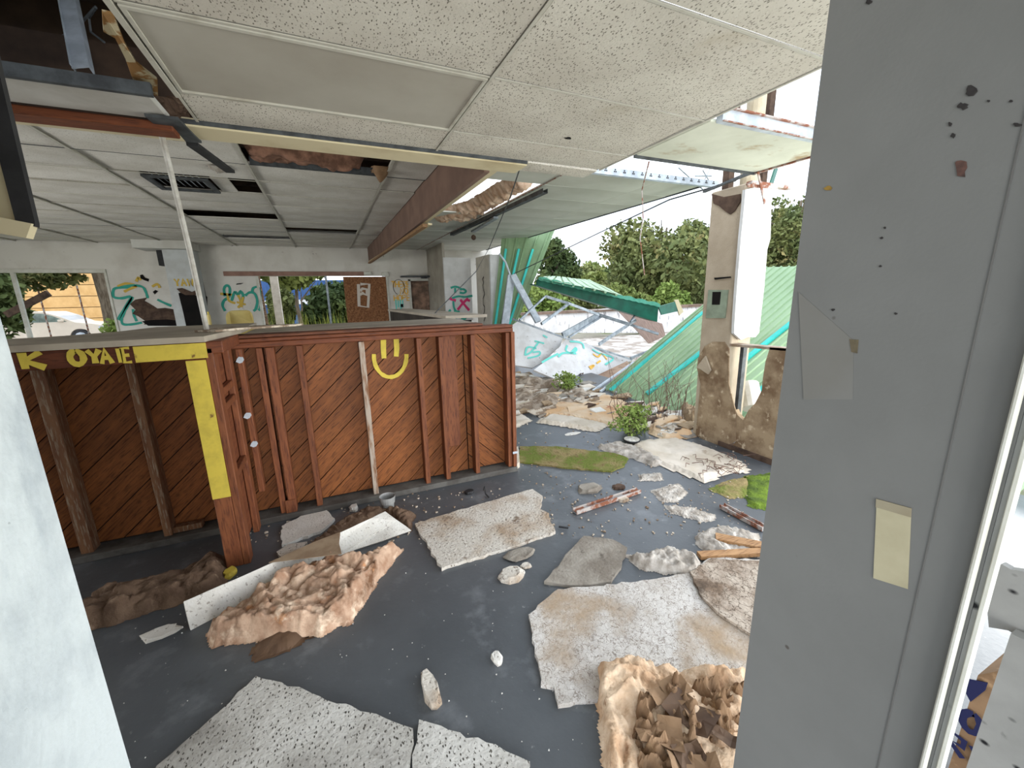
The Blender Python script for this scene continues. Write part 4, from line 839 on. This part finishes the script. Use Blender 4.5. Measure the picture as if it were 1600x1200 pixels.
# long leaning tile with insulation
lt=T('tipped_ceiling_tile','long ceiling tile tipped on edge and covered by pink insulation','ceiling tile',(-.2,2.5,0))
def LT(px,py,h): q=W(px,py,2,h); return q
top=[LT(287,942,.13),LT(345,905,.12),LT(480,850,.11),LT(600,800,.10),LT(643,830,.02),LT(620,845,.0)]
q1=[LT(287,940,.14),LT(602,799,.12),LT(645,830,.03),LT(300,985,.0)]
q1=[LT(287,940,.13),LT(525,835,.13),LT(602,799,.11),LT(643,829,.02),LT(530,868,.01),LT(298,985,.0)]
mk('tile',prism(jag(q1,.004,.05,7),(-.006,.012,-.012)),TILEW,lt)
mk('torn_paper_face',prism([LT(*p,.13) + Vector((0,-.004,.004)) for p in [(490,848),(532,832),(530,850),(534,866),(470,874),(420,880)]],(0,0,.003)),M('torn_paper_brown',(158,138,114),(136,114,92),scale=7),lt)
P=[(W(p[0],p[1],2,.06).x,W(p[0],p[1],2,.06).y) for p in [(318,975),(350,945),(392,925),(432,902),(472,886),(522,872),(562,872),(628,845),(600,880),(545,958),(500,975),(440,985),(395,985),(330,995)]]
mk('fibreglass_batt',lump(P,.135,res=.007,fs=10,seed=21,edge=.05),INS,smooth=True,label='torn pink fibreglass batt spilling over the tipped tile',cat='insulation')
P=[(W(p[0],p[1],2,.04).x,W(p[0],p[1],2,.04).y) for p in [(398,1000),(425,960),(460,925),(500,945),(545,955),(500,975),(430,1012),(402,1018)]]
mk('wet_paper_sheet',lump(P,.075,res=.014,fs=3,edge=.12,seed=22,rough=.2),KRAFTD,smooth=False,label='dark wet kraft paper lying in front of the pink batt',cat='paper')
P=[(W(p[0],p[1],2,.03).x,W(p[0],p[1],2,.03).y) for p in [(110,955),(180,915),(250,900),(330,868),(352,862),(352,905),(330,925),(240,945),(170,970),(110,985)]]
mk('brown_insulation_heap',lump(P,.10,res=.009,fs=10,seed=23,edge=.06),INSB,smooth=True,label='dark brown insulation heap in front of the left counter studs',cat='insulation')
P=[(W(p[0],p[1],2,.03).x,W(p[0],p[1],2,.03).y) for p in [(470,858),(520,820),(560,797),(600,790),(648,798),(640,825),(600,800),(500,858)]]
mk('brown_insulation_heap',lump(P,.07,res=.009,fs=16,seed=24,edge=.05),INSB,smooth=True,label='brown insulation tufts behind the tipped tile near the cup',cat='insulation')
# kraft batt foreground
P=[(W(p[0],p[1],2,.08).x,W(p[0],p[1],2,.08).y) for p in [(932,1022),(985,1016),(1060,1028),(1170,1036),(1175,1290),(985,1290),(945,1180),(938,1100)]]
mb=T('kraft_faced_batt','thick insulation batt with torn brown kraft paper face in the right foreground','insulation',(.85,.85,0))
mk('fibreglass',lump(P,.105,res=.008,fs=11,seed=30,edge=.03),M('cream_fibreglass',(222,198,170),(190,156,124),scale=9,lo=.4,hi=.65,rough=1,bump=.8,bscale=60,layers=[('noise',22,.6,.72,(150,116,88),U)]),mb,smooth=True)
P2=[(W(p[0],p[1],2,.10).x,W(p[0],p[1],2,.10).y) for p in [(1000,1078),(1040,1062),(1100,1058),(1172,1060),(1176,1135),(1120,1150),(1098,1200),(1070,1290),(1015,1290),(995,1200),(982,1120)]]
V,Fc=lump(P2,.105,res=.007,fs=5,seed=31,edge=.02,crump=30,rough=.2,z0=.035)
mk('kraft_paper_face',(V,Fc),KRAFT,mb,label='crumpled brown kraft paper')
rnd=random.Random(17)
for k in range(9):
    px=rnd.uniform(1000,1150);py=rnd.uniform(1060,1190); q=W(px,py,2,.14); a=rnd.uniform(0,6.28); l=rnd.uniform(.03,.075); w_=l*rnd.uniform(.5,.9); cu=rnd.uniform(.3,.9); V=[];Fc=[]
    for i in range(5):
        for j in range(3):
            u=(i/4-.5)*2; v=(j/2-.5)*2; x=l*math.sin(u*cu)/cu*1.2; z=l*(1-math.cos(u*cu))/cu*rnd.choice([1,1]); y=w_*v*(1-.2*rnd.random())
            V.append((q.x+x*math.cos(a)-y*math.sin(a),q.y+x*math.sin(a)+y*math.cos(a),.10+z*.9+.02*noise.noise(Vector((x*60,y*60,k)))))
    for i in range(4):
        for j in range(2): Fc.append((i*3+j,i*3+3+j,i*3+4+j,i*3+1+j))
    n_=len(V); V+= [(p[0],p[1],p[2]-.0015) for p in V]; Fc+=[tuple(i+n_ for i in reversed(f)) for f in Fc]
    mk('paper_flap',(V,Fc),KRAFT if k%3 else KRAFTD,mb)
# wadding heap on the right and others
P=[(W(p[0],p[1],2,.02).x,W(p[0],p[1],2,.02).y) for p in [(975,862),(1010,868),(1040,858),(1075,862),(1100,880),(1090,896),(1060,894),(1030,890),(1000,882)]]
mk('white_wadding_heap',lump(P,.07,res=.009,fs=20,seed=33,edge=.03),INSW,smooth=True,label='knotted off-white wadding heap behind the large cracked tile',cat='insulation')
P=[(W(p[0],p[1],2,.02).x,W(p[0],p[1],2,.02).y) for p in [(1085,835),(1120,820),(1185,830),(1185,865),(1130,868),(1100,860)]]
mk('white_wadding_heap',lump(P,.04,res=.009,fs=20,seed=34,edge=.03),INSW,smooth=True,label='off-white wadding around the two short planks at right',cat='insulation')
for k,pix in enumerate([[(998,742),(1030,740),(1035,750),(1000,752)],[(1020,768),(1060,756),(1072,770),(1060,785),(1035,784)],[(1040,790),(1080,794),(1115,805),(1115,815),(1080,812),(1050,802)]]):
    P=[(W(p[0],p[1],2,.0).x,W(p[0],p[1],2,.0).y) for p in pix]
    mk('crumbled_tile_patch',lump(P,.018,res=.012,fs=25,seed=40+k,edge=.02),INSW,label=['small patch of white crumbs nearest the moss board','round patch of white crumbs right of the steel strip','long patch of white crumbs running toward the short planks'][k],cat='debris')
def plankf(name,label,a_,b_,w,h,mat,cat='plank'):
    A=W(a_[0],a_[1],2,h/2+.012);B=W(b_[0],b_[1],2,h/2+.012); return mk(name,stick(A,B,w,h),mat,label=label,cat=cat)
PLK=woodmat('split_plank',(186,146,104),(160,120,80),(120,86,58),(1,9,9),knots=False)
plankf('short_plank','short split plank pointing right, farther of the two at right',(1118,840),(1200,856),.07,.03,PLK)
plankf('short_plank','short split plank pointing right, nearer of the two at right',(1092,868),(1200,862),.05,.025,PLK)
def channelf(label,a_,b_,w,mat1=RUST):
    A=W(a_[0],a_[1],2,.02);B=W(b_[0],b_[1],2,.02); t=T('steel_channel',label,'metal channel',((A.x+B.x)/2,(A.y+B.y)/2,0)); s=(B-A).normalized().cross(Vector((0,0,1)))
    mk('web',stick(A-Vector((0,0,.012)),B-Vector((0,0,.012)),w,.004),METALW,t)
    for k in (-1,1): mk('flange',stick(A+s*w/2*k,B+s*w/2*k,.006,.03),mat1,t)
    m_=A.lerp(B,.05); mk('rusty_end',stick(A,A.lerp(B,.14),w*.9,.008),RUST,t); mk('rusty_end',stick(B.lerp(A,.14),B,w*.9,.008),RUST,t)
channelf('rusty steel channel lying in the middle of the floor',(898,799),(998,766),.045)
channelf('rusty steel channel at the right beside the green moss',(1128,790),(1195,826),.045)
# mossy board, moss, sheets
slabf('mossy_board','flat moss-covered board lying past the counter end',[(812,697),(870,697),(925,704),(965,708),(982,716),(975,728),(955,736),(880,730),(812,721)],MOSS,th=.015,seed=8,cat='board')
slabf('small_board_offcut','small pale board offcut standing at the counter end',[(802,700),(810,697),(812,722),(803,728)],SHEET,th=.05,seed=9,cat='board',amp=.002)
P=[(W(p[0],p[1],2,0).x,W(p[0],p[1],2,0).y) for p in [(1165,745),(1215,740),(1215,800),(1172,792),(1165,775)]]
mk('moss_patch',lump(P,.02,res=.015,fs=14,seed=50,edge=.04),MOSSG,smooth=True,label='bright green moss patch beside the right wall',cat='moss')
P=[(W(p[0],p[1],2,0).x,W(p[0],p[1],2,0).y) for p in [(1110,765),(1140,752),(1170,745),(1170,775),(1140,778)]]
mk('moss_patch',lump(P,.015,res=.015,fs=14,seed=51,edge=.04),MOSS,smooth=True,label='thin brownish moss mat left of the bright green moss',cat='moss')
def sheetf(label,pix,mat,h,seed,z0=.004,fs=2.5,cat='sheet',name='torn_vinyl_sheet'):
    P=[(W(p[0],p[1],2,.02).x,W(p[0],p[1],2,.02).y) for p in pix]
    return mk(name,lump(P,h,res=.03,fs=fs,seed=seed,edge=.05,rough=.15,z0=z0),mat,label=label,cat=cat,smooth=False)
sheetf('large pale sheet with torn edge lying before the column',[(988,694),(1010,686),(1055,684),(1100,695),(1150,715),(1168,735),(1135,735),(1100,750),(1070,738),(1030,722),(1000,706)],SHEET,.035,60)
sheetf('orange-stained sheet lying behind the small bush',[(842,648),(872,628),(900,618),(955,618),(1000,640),(985,668),(930,660),(880,650)],SHEETO,.05,61)
sheetf('white sheet lying before the orange-stained sheet',[(840,658),(862,645),(900,652),(950,662),(930,672),(880,664)],SHEET,.04,62)
sheetf('pale scrap sheet at the counter end far side',[(800,652),(815,645),(830,655),(802,668)],SHEET,.03,63)
sheetf('pale sheet between the bush and the column foot',[(1020,660),(1075,655),(1085,680),(1040,685),(1015,675)],SHEETO,.06,64)
sheetf('crumpled beige sheet against the column foot',[(1060,640),(1085,625),(1095,650),(1085,668),(1066,660)],STAIN,.18,65,fs=5)
P=[(W(p[0],p[1],2,.02).x,W(p[0],p[1],2,.02).y) for p in [(935,696),(965,690),(1000,700),(1040,722),(1020,725),(985,712),(950,705)]]
mk('white_wadding_heap',lump(P,.05,res=.014,fs=14,seed=35,edge=.03),INSW,smooth=True,label='dirty wadding strip between the moss board and the pale sheet',cat='insulation')
# plate
q=W(987,688,2,.04)
def lathe(prof,c,seg=20):
    V=[];Fc=[]
    for r,z in prof:
        for k in range(seg): V.append((c[0]+r*math.cos(2*math.pi*k/seg),c[1]+r*math.sin(2*math.pi*k/seg),c[2]+z))
    for i in range(len(prof)-1):
        for k in range(seg): Fc.append((i*seg+k,i*seg+(k+1)%seg,(i+1)*seg+(k+1)%seg,(i+1)*seg+k))
    Fc.append(tuple(reversed(range(seg)))); Fc.append(tuple(range((len(prof)-1)*seg,len(prof)*seg))); return V,Fc
t=T('round_lid','small round black-rimmed lid lying near the bush','lid',(q.x,q.y,.03))
mk('rim',lathe([(.07,0),(.085,.008),(.09,.02),(.082,.024)],(q.x,q.y,.03)),DARK,t); mk('top',lathe([(.08,.018),(.078,.027),(.03,.03)],(q.x,q.y,.03)),M('lid_pale',(206,204,196),(170,166,156),scale=30),t)
# cup
q=W(607,797,2,0)
t=T('grey_cup','grey round plastic pot standing at the counter foot','cup',(q.x,q.y,0))
mk('cup_body',lathe([(.040,0),(.046,.06),(.052,.065),(.058,.115),(.055,.115),(.046,.062),(.034,.04)],(q.x,q.y,0)),M('grey_plastic',(150,150,148),(132,132,130),scale=12,rough=.5),t)
mk('contents',lathe([(.02,.05),(.034,.055),(.02,.06)],(q.x,q.y,0),12),TORN,t)
# stones and shards
def shard(label,px,py,rx,ry,h,mat,seed,group=None,cat='rubble',name='plaster_chunk'):
    c=W(px,py,2,0); s=(Vector((c.x,c.y,0))-CAM).length/F; rnd=random.Random(seed); n=9; V=[];Fc=[]
    a0=rnd.uniform(0,3)
    for lv,(sc,z) in enumerate(((1,0),(1.02,h*.5),(.8,h))):
        for k in range(n):
            a=2*math.pi*k/n; r_=rnd.uniform(.8,1.15); V.append((c.x+rx*s*sc*math.cos(a)*r_,c.y+ry*s*1.7*sc*math.sin(a)*r_,z+rnd.uniform(-.1,.1)*h*(lv>0)))
    for lv in range(2):
        for k in range(n): Fc.append((lv*n+k,lv*n+(k+1)%n,(lv+1)*n+(k+1)%n,(lv+1)*n+k))
    Fc+=[tuple(reversed(range(n))),tuple(range(2*n,3*n))]
    return mk(name,(V,Fc),mat,label=label,cat=cat,group=group)
for k,(lb_,px,py,rx,ry,h,mt) in enumerate([
 ('oval stone-like board piece left of the steel channel',921,765,20,8,.03,TILEG),('small brown lump just behind the steel channel',967,762,10,5,.02,TORN),('small pale stone in front of the steel channel',974,782,9,4,.02,RUBB),
 ('grey board piece right of the dirty white tile',813,868,24,8,.02,TILEG),('crumbly white tile piece below the grey board piece',800,901,19,9,.03,TILED),('tiny chip between the grey and the white pieces',822,885,8,4,.012,TILED),
 ('small white pebble of plaster on the bare floor',777,1030,7,7,.02,TILEW),('wedge-shaped plaster shard near the bottom centre',673,1080,10,18,.03,TILED),('pale shard at the left front of the tipped tile',252,990,18,6,.015,TILEW),
 ('yellow crumb beside the brown insulation heap',360,898,7,6,.03,YEL),('white crumb beside the grey pot',553,796,6,5,.03,TILEW),('black lump on the floor by the dirty white tile',733,770,8,4,.02,DARK),('pale flat splinter behind the moss board',895,678,14,3,.012,TILEW)]):
    shard(lb_,px,py,rx,ry,h,mt,100+k)
mk('metal_hook',tube([W(756,766,2,.05),W(757,760,2,.07),W(759,772,2,.02),W(764,777,2,.01)],.006,6),DARK,label='small black hook upright near the counter end',cat='hook')
plankf('thin_splinter','dark thin splinter lying before the steel channel',(742+131,823+0),(742+146,825),.012,.008,DARK,cat='splinter')
# crumbs (uncountable)
def crumbs(name,label,n,reg,smin,smax,mat,seed):
    rnd=random.Random(seed); out=[]
    xs=[];
    while len(out)<n:
        px,py=rnd.uniform(reg[0],reg[2]),rnd.uniform(reg[1],reg[3]); q=W(px,py,2,0); s=rnd.uniform(smin,smax); a=rnd.uniform(0,6.28)
        p=[Vector((q.x+s*math.cos(a+k*2.1)*rnd.uniform(.5,1),q.y+s*math.sin(a+k*2.1)*rnd.uniform(.5,1),.001)) for k in range(3)]
        out.append(prism(p,(0,0,s*rnd.uniform(.3,.9))))
    return mk(name,cat_(*out),mat,label=label,cat='debris',kind='stuff')
crumbs('plaster_crumbs','fine white plaster crumbs scattered over the grey floor',170,(180,780,1150,1190),.0015,.005,TILEW,5)
crumbs('foot_rubble','small crumbs and splinters along the foot of the counter',300,(390,765,800,850),.004,.014,RUBB,6)
crumbs('door_rubble','crumbs and leaves scattered over the floor toward the open side',500,(810,640,1170,840),.004,.014,RUBB,7)
# rubble field of countable pieces beyond the floor edge
rnd=random.Random(11); FM=[('pale cream',SHEET),('rust-stained',SHEETO),('brown water-stained',STAIN),('stained white',TILED),('dull grey',TILEG),('mottled beige',RUBB),('clean white',TILEW),('dark brown torn',TORN)]
for k in range(150):
    px=rnd.uniform(800,1085); py=rnd.uniform(585,652) if px<1000 else rnd.uniform(632,682)
    if px>930 and py<622: continue
    q=W(px,py,2,0); s=rnd.uniform(.04,.17); a=rnd.uniform(0,3.14); th=rnd.uniform(.008,.025); z=rnd.uniform(.0,.05); n=rnd.choice([4,5,6])
    pts=[Vector((q.x+s*rnd.uniform(.7,1.1)*math.cos(a+6.283*j/n)*1.3,q.y+s*.7*rnd.uniform(.7,1.1)*math.sin(a+6.283*j/n),z+.02*math.cos(j*2.0))) for j in range(n)]
    kk=rnd.randrange(8)
    mk('board_fragment',prism(pts,(0,0,th)),FM[kk][1],label=FM[kk][0]+' board fragment in the rubble strewn beyond the counter end',cat='debris',group=FM[kk][0]+' board fragments in the rubble')
P=[(W(p[0],p[1],2,0).x,W(p[0],p[1],2,0).y) for p in [(796,590),(850,590),(900,606),(945,615),(920,632),(850,640),(796,640)]]
mk('rubble_mound',lump(P,.13,res=.04,fs=5,seed=70,edge=.3,crump=4),M('brown_rubble',(170,156,140),(128,112,96),scale=7,lo=.45,hi=.55,rough=1,bump=.6,bscale=20),label='low brown mound of rubble at the foot of the fallen white panels',cat='debris',kind='stuff')

# ------------------------------------------------------------ plants and trees
def leaves(cx,cy,cz,rx,ry,rz,n,s,seed,clumps=14,shell=.55):
    rnd=random.Random(seed); V=[];Fc=[]; cl=[]
    for k in range(clumps):
        while True:
            p=Vector((rnd.uniform(-1,1),rnd.uniform(-1,1),rnd.uniform(-1,1)))
            if .15<p.length<1: break
        cl.append((Vector((p.x*rx*.75,p.y*ry*.75,p.z*rz*.75)),rnd.uniform(.28,.5)))
    for k in range(int(n*1.9)):
        c,r_=cl[rnd.randrange(clumps)]
        d=Vector((rnd.gauss(0,1),rnd.gauss(0,1),rnd.gauss(0,1))).normalized()*rnd.uniform(shell,1.05)
        p=Vector((cx,cy,cz))+c+Vector((d.x*r_*rx,d.y*r_*ry,d.z*r_*rz))
        u=Vector((rnd.gauss(0,1),rnd.gauss(0,1),rnd.gauss(0,1))).normalized(); w=u.cross(Vector((rnd.gauss(0,1),rnd.gauss(0,1),rnd.gauss(0,1)))).normalized(); ss=s*rnd.uniform(.6,1.5)
        i=len(V); V+=[p-u*ss,p+w*ss*.55,p+u*ss,p-w*ss*.55]; Fc.append((i,i+1,i+2,i+3))
    return V,Fc
def tree(label,x,y,h,rx,rz,n,s,seed,mat=LEAF,group=None,ry=None,low=.25,name='broadleaf_tree'):
    t=T(name,label,'tree',(x,y,-.25),group); rnd=random.Random(seed)
    mk('trunk',tube([(x,y,-.25),(x+rnd.uniform(-.2,.2),y,h*.35),(x+rnd.uniform(-.4,.4),y,h*.8)],h*.028,8,r1=h*.008),BARK,t)
    for k in range(4): mk('branch',tube([(x,y,h*(.3+.1*k)),(x+rnd.uniform(-1,1)*rx*.6,y+rnd.uniform(-.5,.5)*rx,h*(.5+.1*k))],h*.010,5,r1=h*.003),BARK,t)
    cz=h*(1+low)/2; mk('crown',leaves(x,y,cz,rx,ry or rx,h*(1-low)/2*rz,n,s,seed),mat,t)
    return t
def at(px,Y): q=W(px,470,1,Y); return q.x
def hz(px,py,Y): return W(px,py,1,Y).z
LEAFM=M('mixed_leaves',(124,128,76),(92,104,62),scale=.5,rough=.8,layers=[('noise',.9,.58,.68,(160,146,96),U)])
tree('large bushy olive-green tree left of the near column',at(1030,20),20,hz(1030,318,20),4.3,1.0,9000,.16,1,LEAFM,low=.0)
tree('taller loose tree crown behind the bushy tree, close to the column',at(1078,23),23,hz(1075,345,23),2.8,1,4500,.15,2,LEAFM,low=.0)
tree('lacy tree rising behind the lone ceiling board, right of the column',at(1232,17),17,hz(1232,262,17),3.0,1,7000,.13,3,LEAFM,low=.0)
tree('dense tree right of the column above the green roof',at(1200,24),24,hz(1200,330,24),3.4,1,5000,.18,4,LEAF,low=.0)
tree('small tree beside the upright green sheet',at(868,24),24,hz(868,365,24),1.5,1,3000,.13,5,LEAFD,low=.15)
for k,(px,py,Y) in enumerate([(890,408,38),(915,402,42),(945,408,36),(965,418,30),(925,425,33),(885,428,34),(990,430,28),(1060,430,27),(860,440,40)]):
    tree(['leftmost','second from the left','third from the left','fourth from the left','fifth from the left','lowest','second lowest','rightmost but one','far-left short'][k]+' greyish-green tree in the distant tree line beyond the rubble',at(px,Y),Y,hz(px,py,Y),2.6+Y*.03,1,1800,.24,20+k,[LEAFM,LEAF,LEAFD][k%3],group='distant trees beyond the rubble',low=0)
for k,(px,Y) in enumerate([(850,17),(905,18),(980,17),(1040,17)]):
    x=at(px,Y); t=T('wild_shrub',['bright shrub left of the fallen green fascia','olive shrub under the middle of the green fascia','dull green shrub above the right half of the green fascia','bright shrub above the end of the green fascia'][k],'shrub',(x,Y,-.25),'shrubs behind the low white wall')
    mk('stem',tube([(x,Y,-.25),(x,Y,1.0)],.03,5),BARK,t); mk('foliage',leaves(x,Y,1.0,1.8,1.0,1.0,1600,.10,60+k),[LEAFL,LEAFM,LEAF][k%3],t)
# outside the far windows
for k,(x,Y,h,rx,mt) in enumerate([(at(438,19),19,hz(438,440,19),.55,LEAFM),(at(528,19),19,hz(528,438,19),1.5,LEAFD),(at(470,17),17,3.6,1.5,LEAF),(at(496,20),20,hz(496,466,20),.9,LEAFD)]):
    tree(['slim olive tree at the left of the middle window','dense dark tree at the right of the middle window','tree whose branches hang across the top of the middle window','low dark tree before the blue building'][k],x,Y,h,rx,1,3200,.13,80+k,mt,group='trees outside the middle window',low=[.0,.0,.52,.0][k])
x=-1.75; t=T('palm_trunk_tree','rough brown palm trunk at the left of the middle window','tree',(x,14.2,-.25))
mk('trunk',tube([(x,14.2,-.25),(x-.05,14.2,1.2),(x-.12,14.2,3.2)],.16,10),M('palm_bark',(128,100,76),(84,64,48),scale=9,lo=.45,hi=.55,stretch=(1,1,3),bump=1,bscale=12,bdist=.05),t)
mk('fronds',leaves(x,14.2,3.4,1.5,1.5,.8,900,.2,99),LEAFD,t)
gr=[]
rnd=random.Random(4)
for k in range(260):
    x=rnd.uniform(-2.4,2.2);y=rnd.uniform(13,14.6);h=rnd.uniform(.7,1.25); dx=rnd.uniform(-.25,.25); gr.append(([(x-.02,y,-.25),(x+.02,y,-.25),(x+dx,y,h)],[(0,1,2)]))
mk('tall_grass',cat_(*gr),M('yellow_green_grass',(176,180,92),(150,160,70),scale=3),label='tall yellow-green grass below the middle window',cat='grass',kind='stuff')
mk('window_post',box(*(lambda a:(a-.09,a+.09))(W(433,470,1,12.6).x),12.5,12.68,-.25,2.9),M('white_post',(226,216,204),(204,192,178),scale=5),label='white square porch post outside the middle window',cat='post')
bb=T('blue_container','blue metal-sided building seen through leaves of the middle window','building',(.5,27,-.25))
mk('wall_face',box(-4.5,6,27,31,-.25,2.55),M('blue_siding',(62,92,140),(50,78,122),scale=1,stretch=(6,1,1)),bb); mk('white_band',box(-4.5,6,26.95,27,1.2,1.45),WHITE,bb)
# left window: yellow building, car, trees, fence
yb=T('yellow_building','low tan siding building seen through the left window','building',(-14,38,-.25))
TAN=M('tan_siding',(222,180,122),(208,164,106),scale=2)
for k in range(6): mk('siding_band',box(-36,-6.5,38-.02*k,38.4,-.25+k*.75,.46+k*.75),TAN,yb)
mk('wall_core',box(-36,-6.6,38.4,42,-.25,4.2),TAN,yb)
road=mk('road_surface',box(-40,-2,21,29,-.25,-.22),M('pale_road',(190,178,168),(176,164,152),scale=2),kind='structure')
for k,(x,Y,h,rx) in enumerate([(-9.6,28.5,8.0,4.2),(-11.5,21,6.5,3.0)]):
    tree(['grey-trunked tree shading the car','leafy tree farther left beyond the car'][k],x,Y,h,rx,1,5200,.12,120+k,LEAFM,low=.33)
x=-5.45; t=T('mossy_trunk_tree','thick pale tree trunk at the right edge of the left window','tree',(x,15.0,-.25))
mk('trunk',tube([(x,15,-.25),(x+.05,15,1.5),(x-.05,15,4)],.24,12),BARK,t); mk('crown',leaves(x-.6,15,3.6,1.8,1.5,1.2,2600,.13,130),LEAFM,t); mk('drooping_branch',leaves(-6.9,15,2.35,1.5,.8,.42,1100,.085,133),LEAFM,t)
t=T('window_bush','leafy bush growing into the far-left window','shrub',(-7.3,13.3,-.25)); mk('stem',tube([(-7.3,13.3,-.25),(-7.2,13.3,2)],.05,6),BARK,t); mk('foliage',leaves(-7.1,13.3,1.4,.95,.6,1.2,1700,.09,131),LEAFD,t)
mk('low_foliage',leaves(-4.9,13.6,.6,.5,.4,.5,500,.06,132),LEAFL,label='bright weeds under the right corner of the left window',cat='plant')
mk('leaning_timber',stick(W(10,492,1,12.6),W(76,458,1,12.4),.13,.06,up=(0,1,0)),TORN,label='dark leaning timber across the left window',cat='timber')
for k,px in enumerate((66,128)):
    a_=W(px-6,455,1,15.0); b_=W(px+6,512,1,15.0); mk('fence_rod',tube([Vector((a_.x,15,2.0)),Vector((a_.x+.02,15,-.25))],.02,6),RUST,label=['rusty fence rod left of the car wheel','rusty fence rod in front of the car wheel'][k],cat='post')
# car
Ycar=24.0
def CX(px): return W(px,500,1,Ycar).x
car=T('beige_sedan','beige sedan parked beyond the left window','car',(CX(100),Ycar+.8,-.22))
s_=1.0
x0=CX(166); zc=-.22
prof=[(0,.30),(.02,.55),(.04,.72),(-.55,.86),(-1.05,.93),(-1.55,1.22),(-1.95,1.40),(-2.7,1.43),(-3.3,1.34),(-3.75,1.02),(-4.45,.96),(-4.62,.8),(-4.6,.32)]
CARM=M('champagne_paint',(214,202,184),(206,194,176),scale=2,rough=.3,spec=.6)
body=[Vector((x0+a,Ycar,zc+b)) for a,b in prof]
def arch(cx): return [Vector((x0+cx+.36*math.cos(R(t)),Ycar,zc+.30+.36*math.sin(R(t)))) for t in range(180,-1,-20)]
low=[Vector((x0-4.6,Ycar,zc+.25))]+arch(-3.75)+arch(-.95)+[Vector((x0,Ycar,zc+.25))]
mk('body',prism(body+low,(0,1.7,0)),CARM,car)
GLS=M('car_glass',(60,78,70),(110,130,120),scale=3,rough=.1,spec=.8)
mk('side_window',prism([Vector((x0+a,Ycar-.01,zc+b)) for a,b in ((-1.3,.98),(-1.72,1.24),(-2.0,1.34),(-2.45,1.36),(-2.45,.98))],(0,.009,0)),GLS,car)
mk('side_window',prism([Vector((x0+a,Ycar-.01,zc+b)) for a,b in ((-2.53,.98),(-2.53,1.36),(-2.8,1.36),(-3.25,1.27),(-3.5,.99))],(0,.009,0)),GLS,car)
mk('windscreen',prism([Vector((x0+a,Ycar+.05,zc+b)) for a,b in ((-1.07,.94),(-1.57,1.235),(-1.59,1.225),(-1.1,.92))],(0,1.6,0)),WHITE,car)
mk('side_mirror',bbox(x0-1.55,x0-1.38,Ycar-.12,Ycar,zc+.98,zc+1.08,.02),CARM,car)
mk('headlight',bbox(x0-.32,x0-.02,Ycar-.01,Ycar+.3,zc+.62,zc+.75,.02),METALW,car)
for cx_ in (-.95,-3.75):
    w_=[(x0+cx_,Ycar-.02,zc+.31),(x0+cx_,Ycar+.2,zc+.31)]; o=mk('wheel',tube(w_,.31,20),DARK,car)
    mk('hubcap',tube([(x0+cx_,Ycar-.035,zc+.31),(x0+cx_,Ycar-.0,zc+.31)],.2,10),METALW,o)
mk('pink_debris_pile',lump([(-8.4,12.6),(-6.3,12.6),(-5.9,13.6),(-8.4,13.8)],1.0,res=.1,fs=2,seed=88,edge=.7,rough=.2),M('pinkish_rubble',(186,166,158),(160,140,130),scale=5),label='pinkish debris pile outside the left window',cat='debris')
# bush by the lid
q=W(985,680,2,0); t=T('small_bush','small leafy green bush growing from the rubble','bush',(q.x,q.y,0)); rnd=random.Random(5)
for k in range(11):
    a=rnd.uniform(0,6.28); r_=rnd.uniform(.08,.28); tip=(q.x+r_*math.cos(a),q.y+r_*math.sin(a),rnd.uniform(.15,.33)); mk('stem',tube([(q.x,q.y,0),tip],.004,5),BARK,t)
mk('foliage',leaves(q.x,q.y,.17,.26,.24,.19,520,.020,140,clumps=16),LEAFL,t)
q=W(885,612,2,0); t=T('small_weed','small bright weed growing at the foot of the fallen panel','weed',(q.x,q.y,0)); mk('stem',tube([(q.x,q.y,0),(q.x,q.y,.25)],.008,5),BARK,t); mk('foliage',leaves(q.x,q.y,.2,.3,.2,.2,300,.024,141),LEAFL,t)
tw=[];rnd=random.Random(8)
for k in range(60):
    px=rnd.uniform(960,1080); q=W(px,rnd.uniform(630,665),2,0); tw.append(tube([(q.x,q.y,0),(q.x+rnd.uniform(-.1,.1),q.y+rnd.uniform(-.1,.1),rnd.uniform(.15,.4)),(q.x+rnd.uniform(-.3,.3),q.y+rnd.uniform(-.2,.2),rnd.uniform(.3,.75))],.004,4,r1=.002))
mk('dry_twigs',cat_(*tw),M('dry_twig',(120,96,84),(96,76,66),scale=9),label='thin dry twigs standing before the green roof sheet',cat='twigs',kind='stuff')
tw=[]
for k in range(45):
    q=W(rnd.uniform(1070,1165),rnd.uniform(712,742),2,.04); a=rnd.uniform(0,6.28); l=rnd.uniform(.04,.16); tw.append(tube([(q.x,q.y,.04),(q.x+l*.5*math.cos(a),q.y+l*.5*math.sin(a),.06),(q.x+l*math.cos(a+.4),q.y+l*math.sin(a+.4),.04)],.004,4,r1=.002))
mk('dead_leaf_litter',cat_(*tw),M('dry_twig',(120,96,84)),label='dead twigs and leaf litter on the pale sheet before the column',cat='litter',kind='stuff')
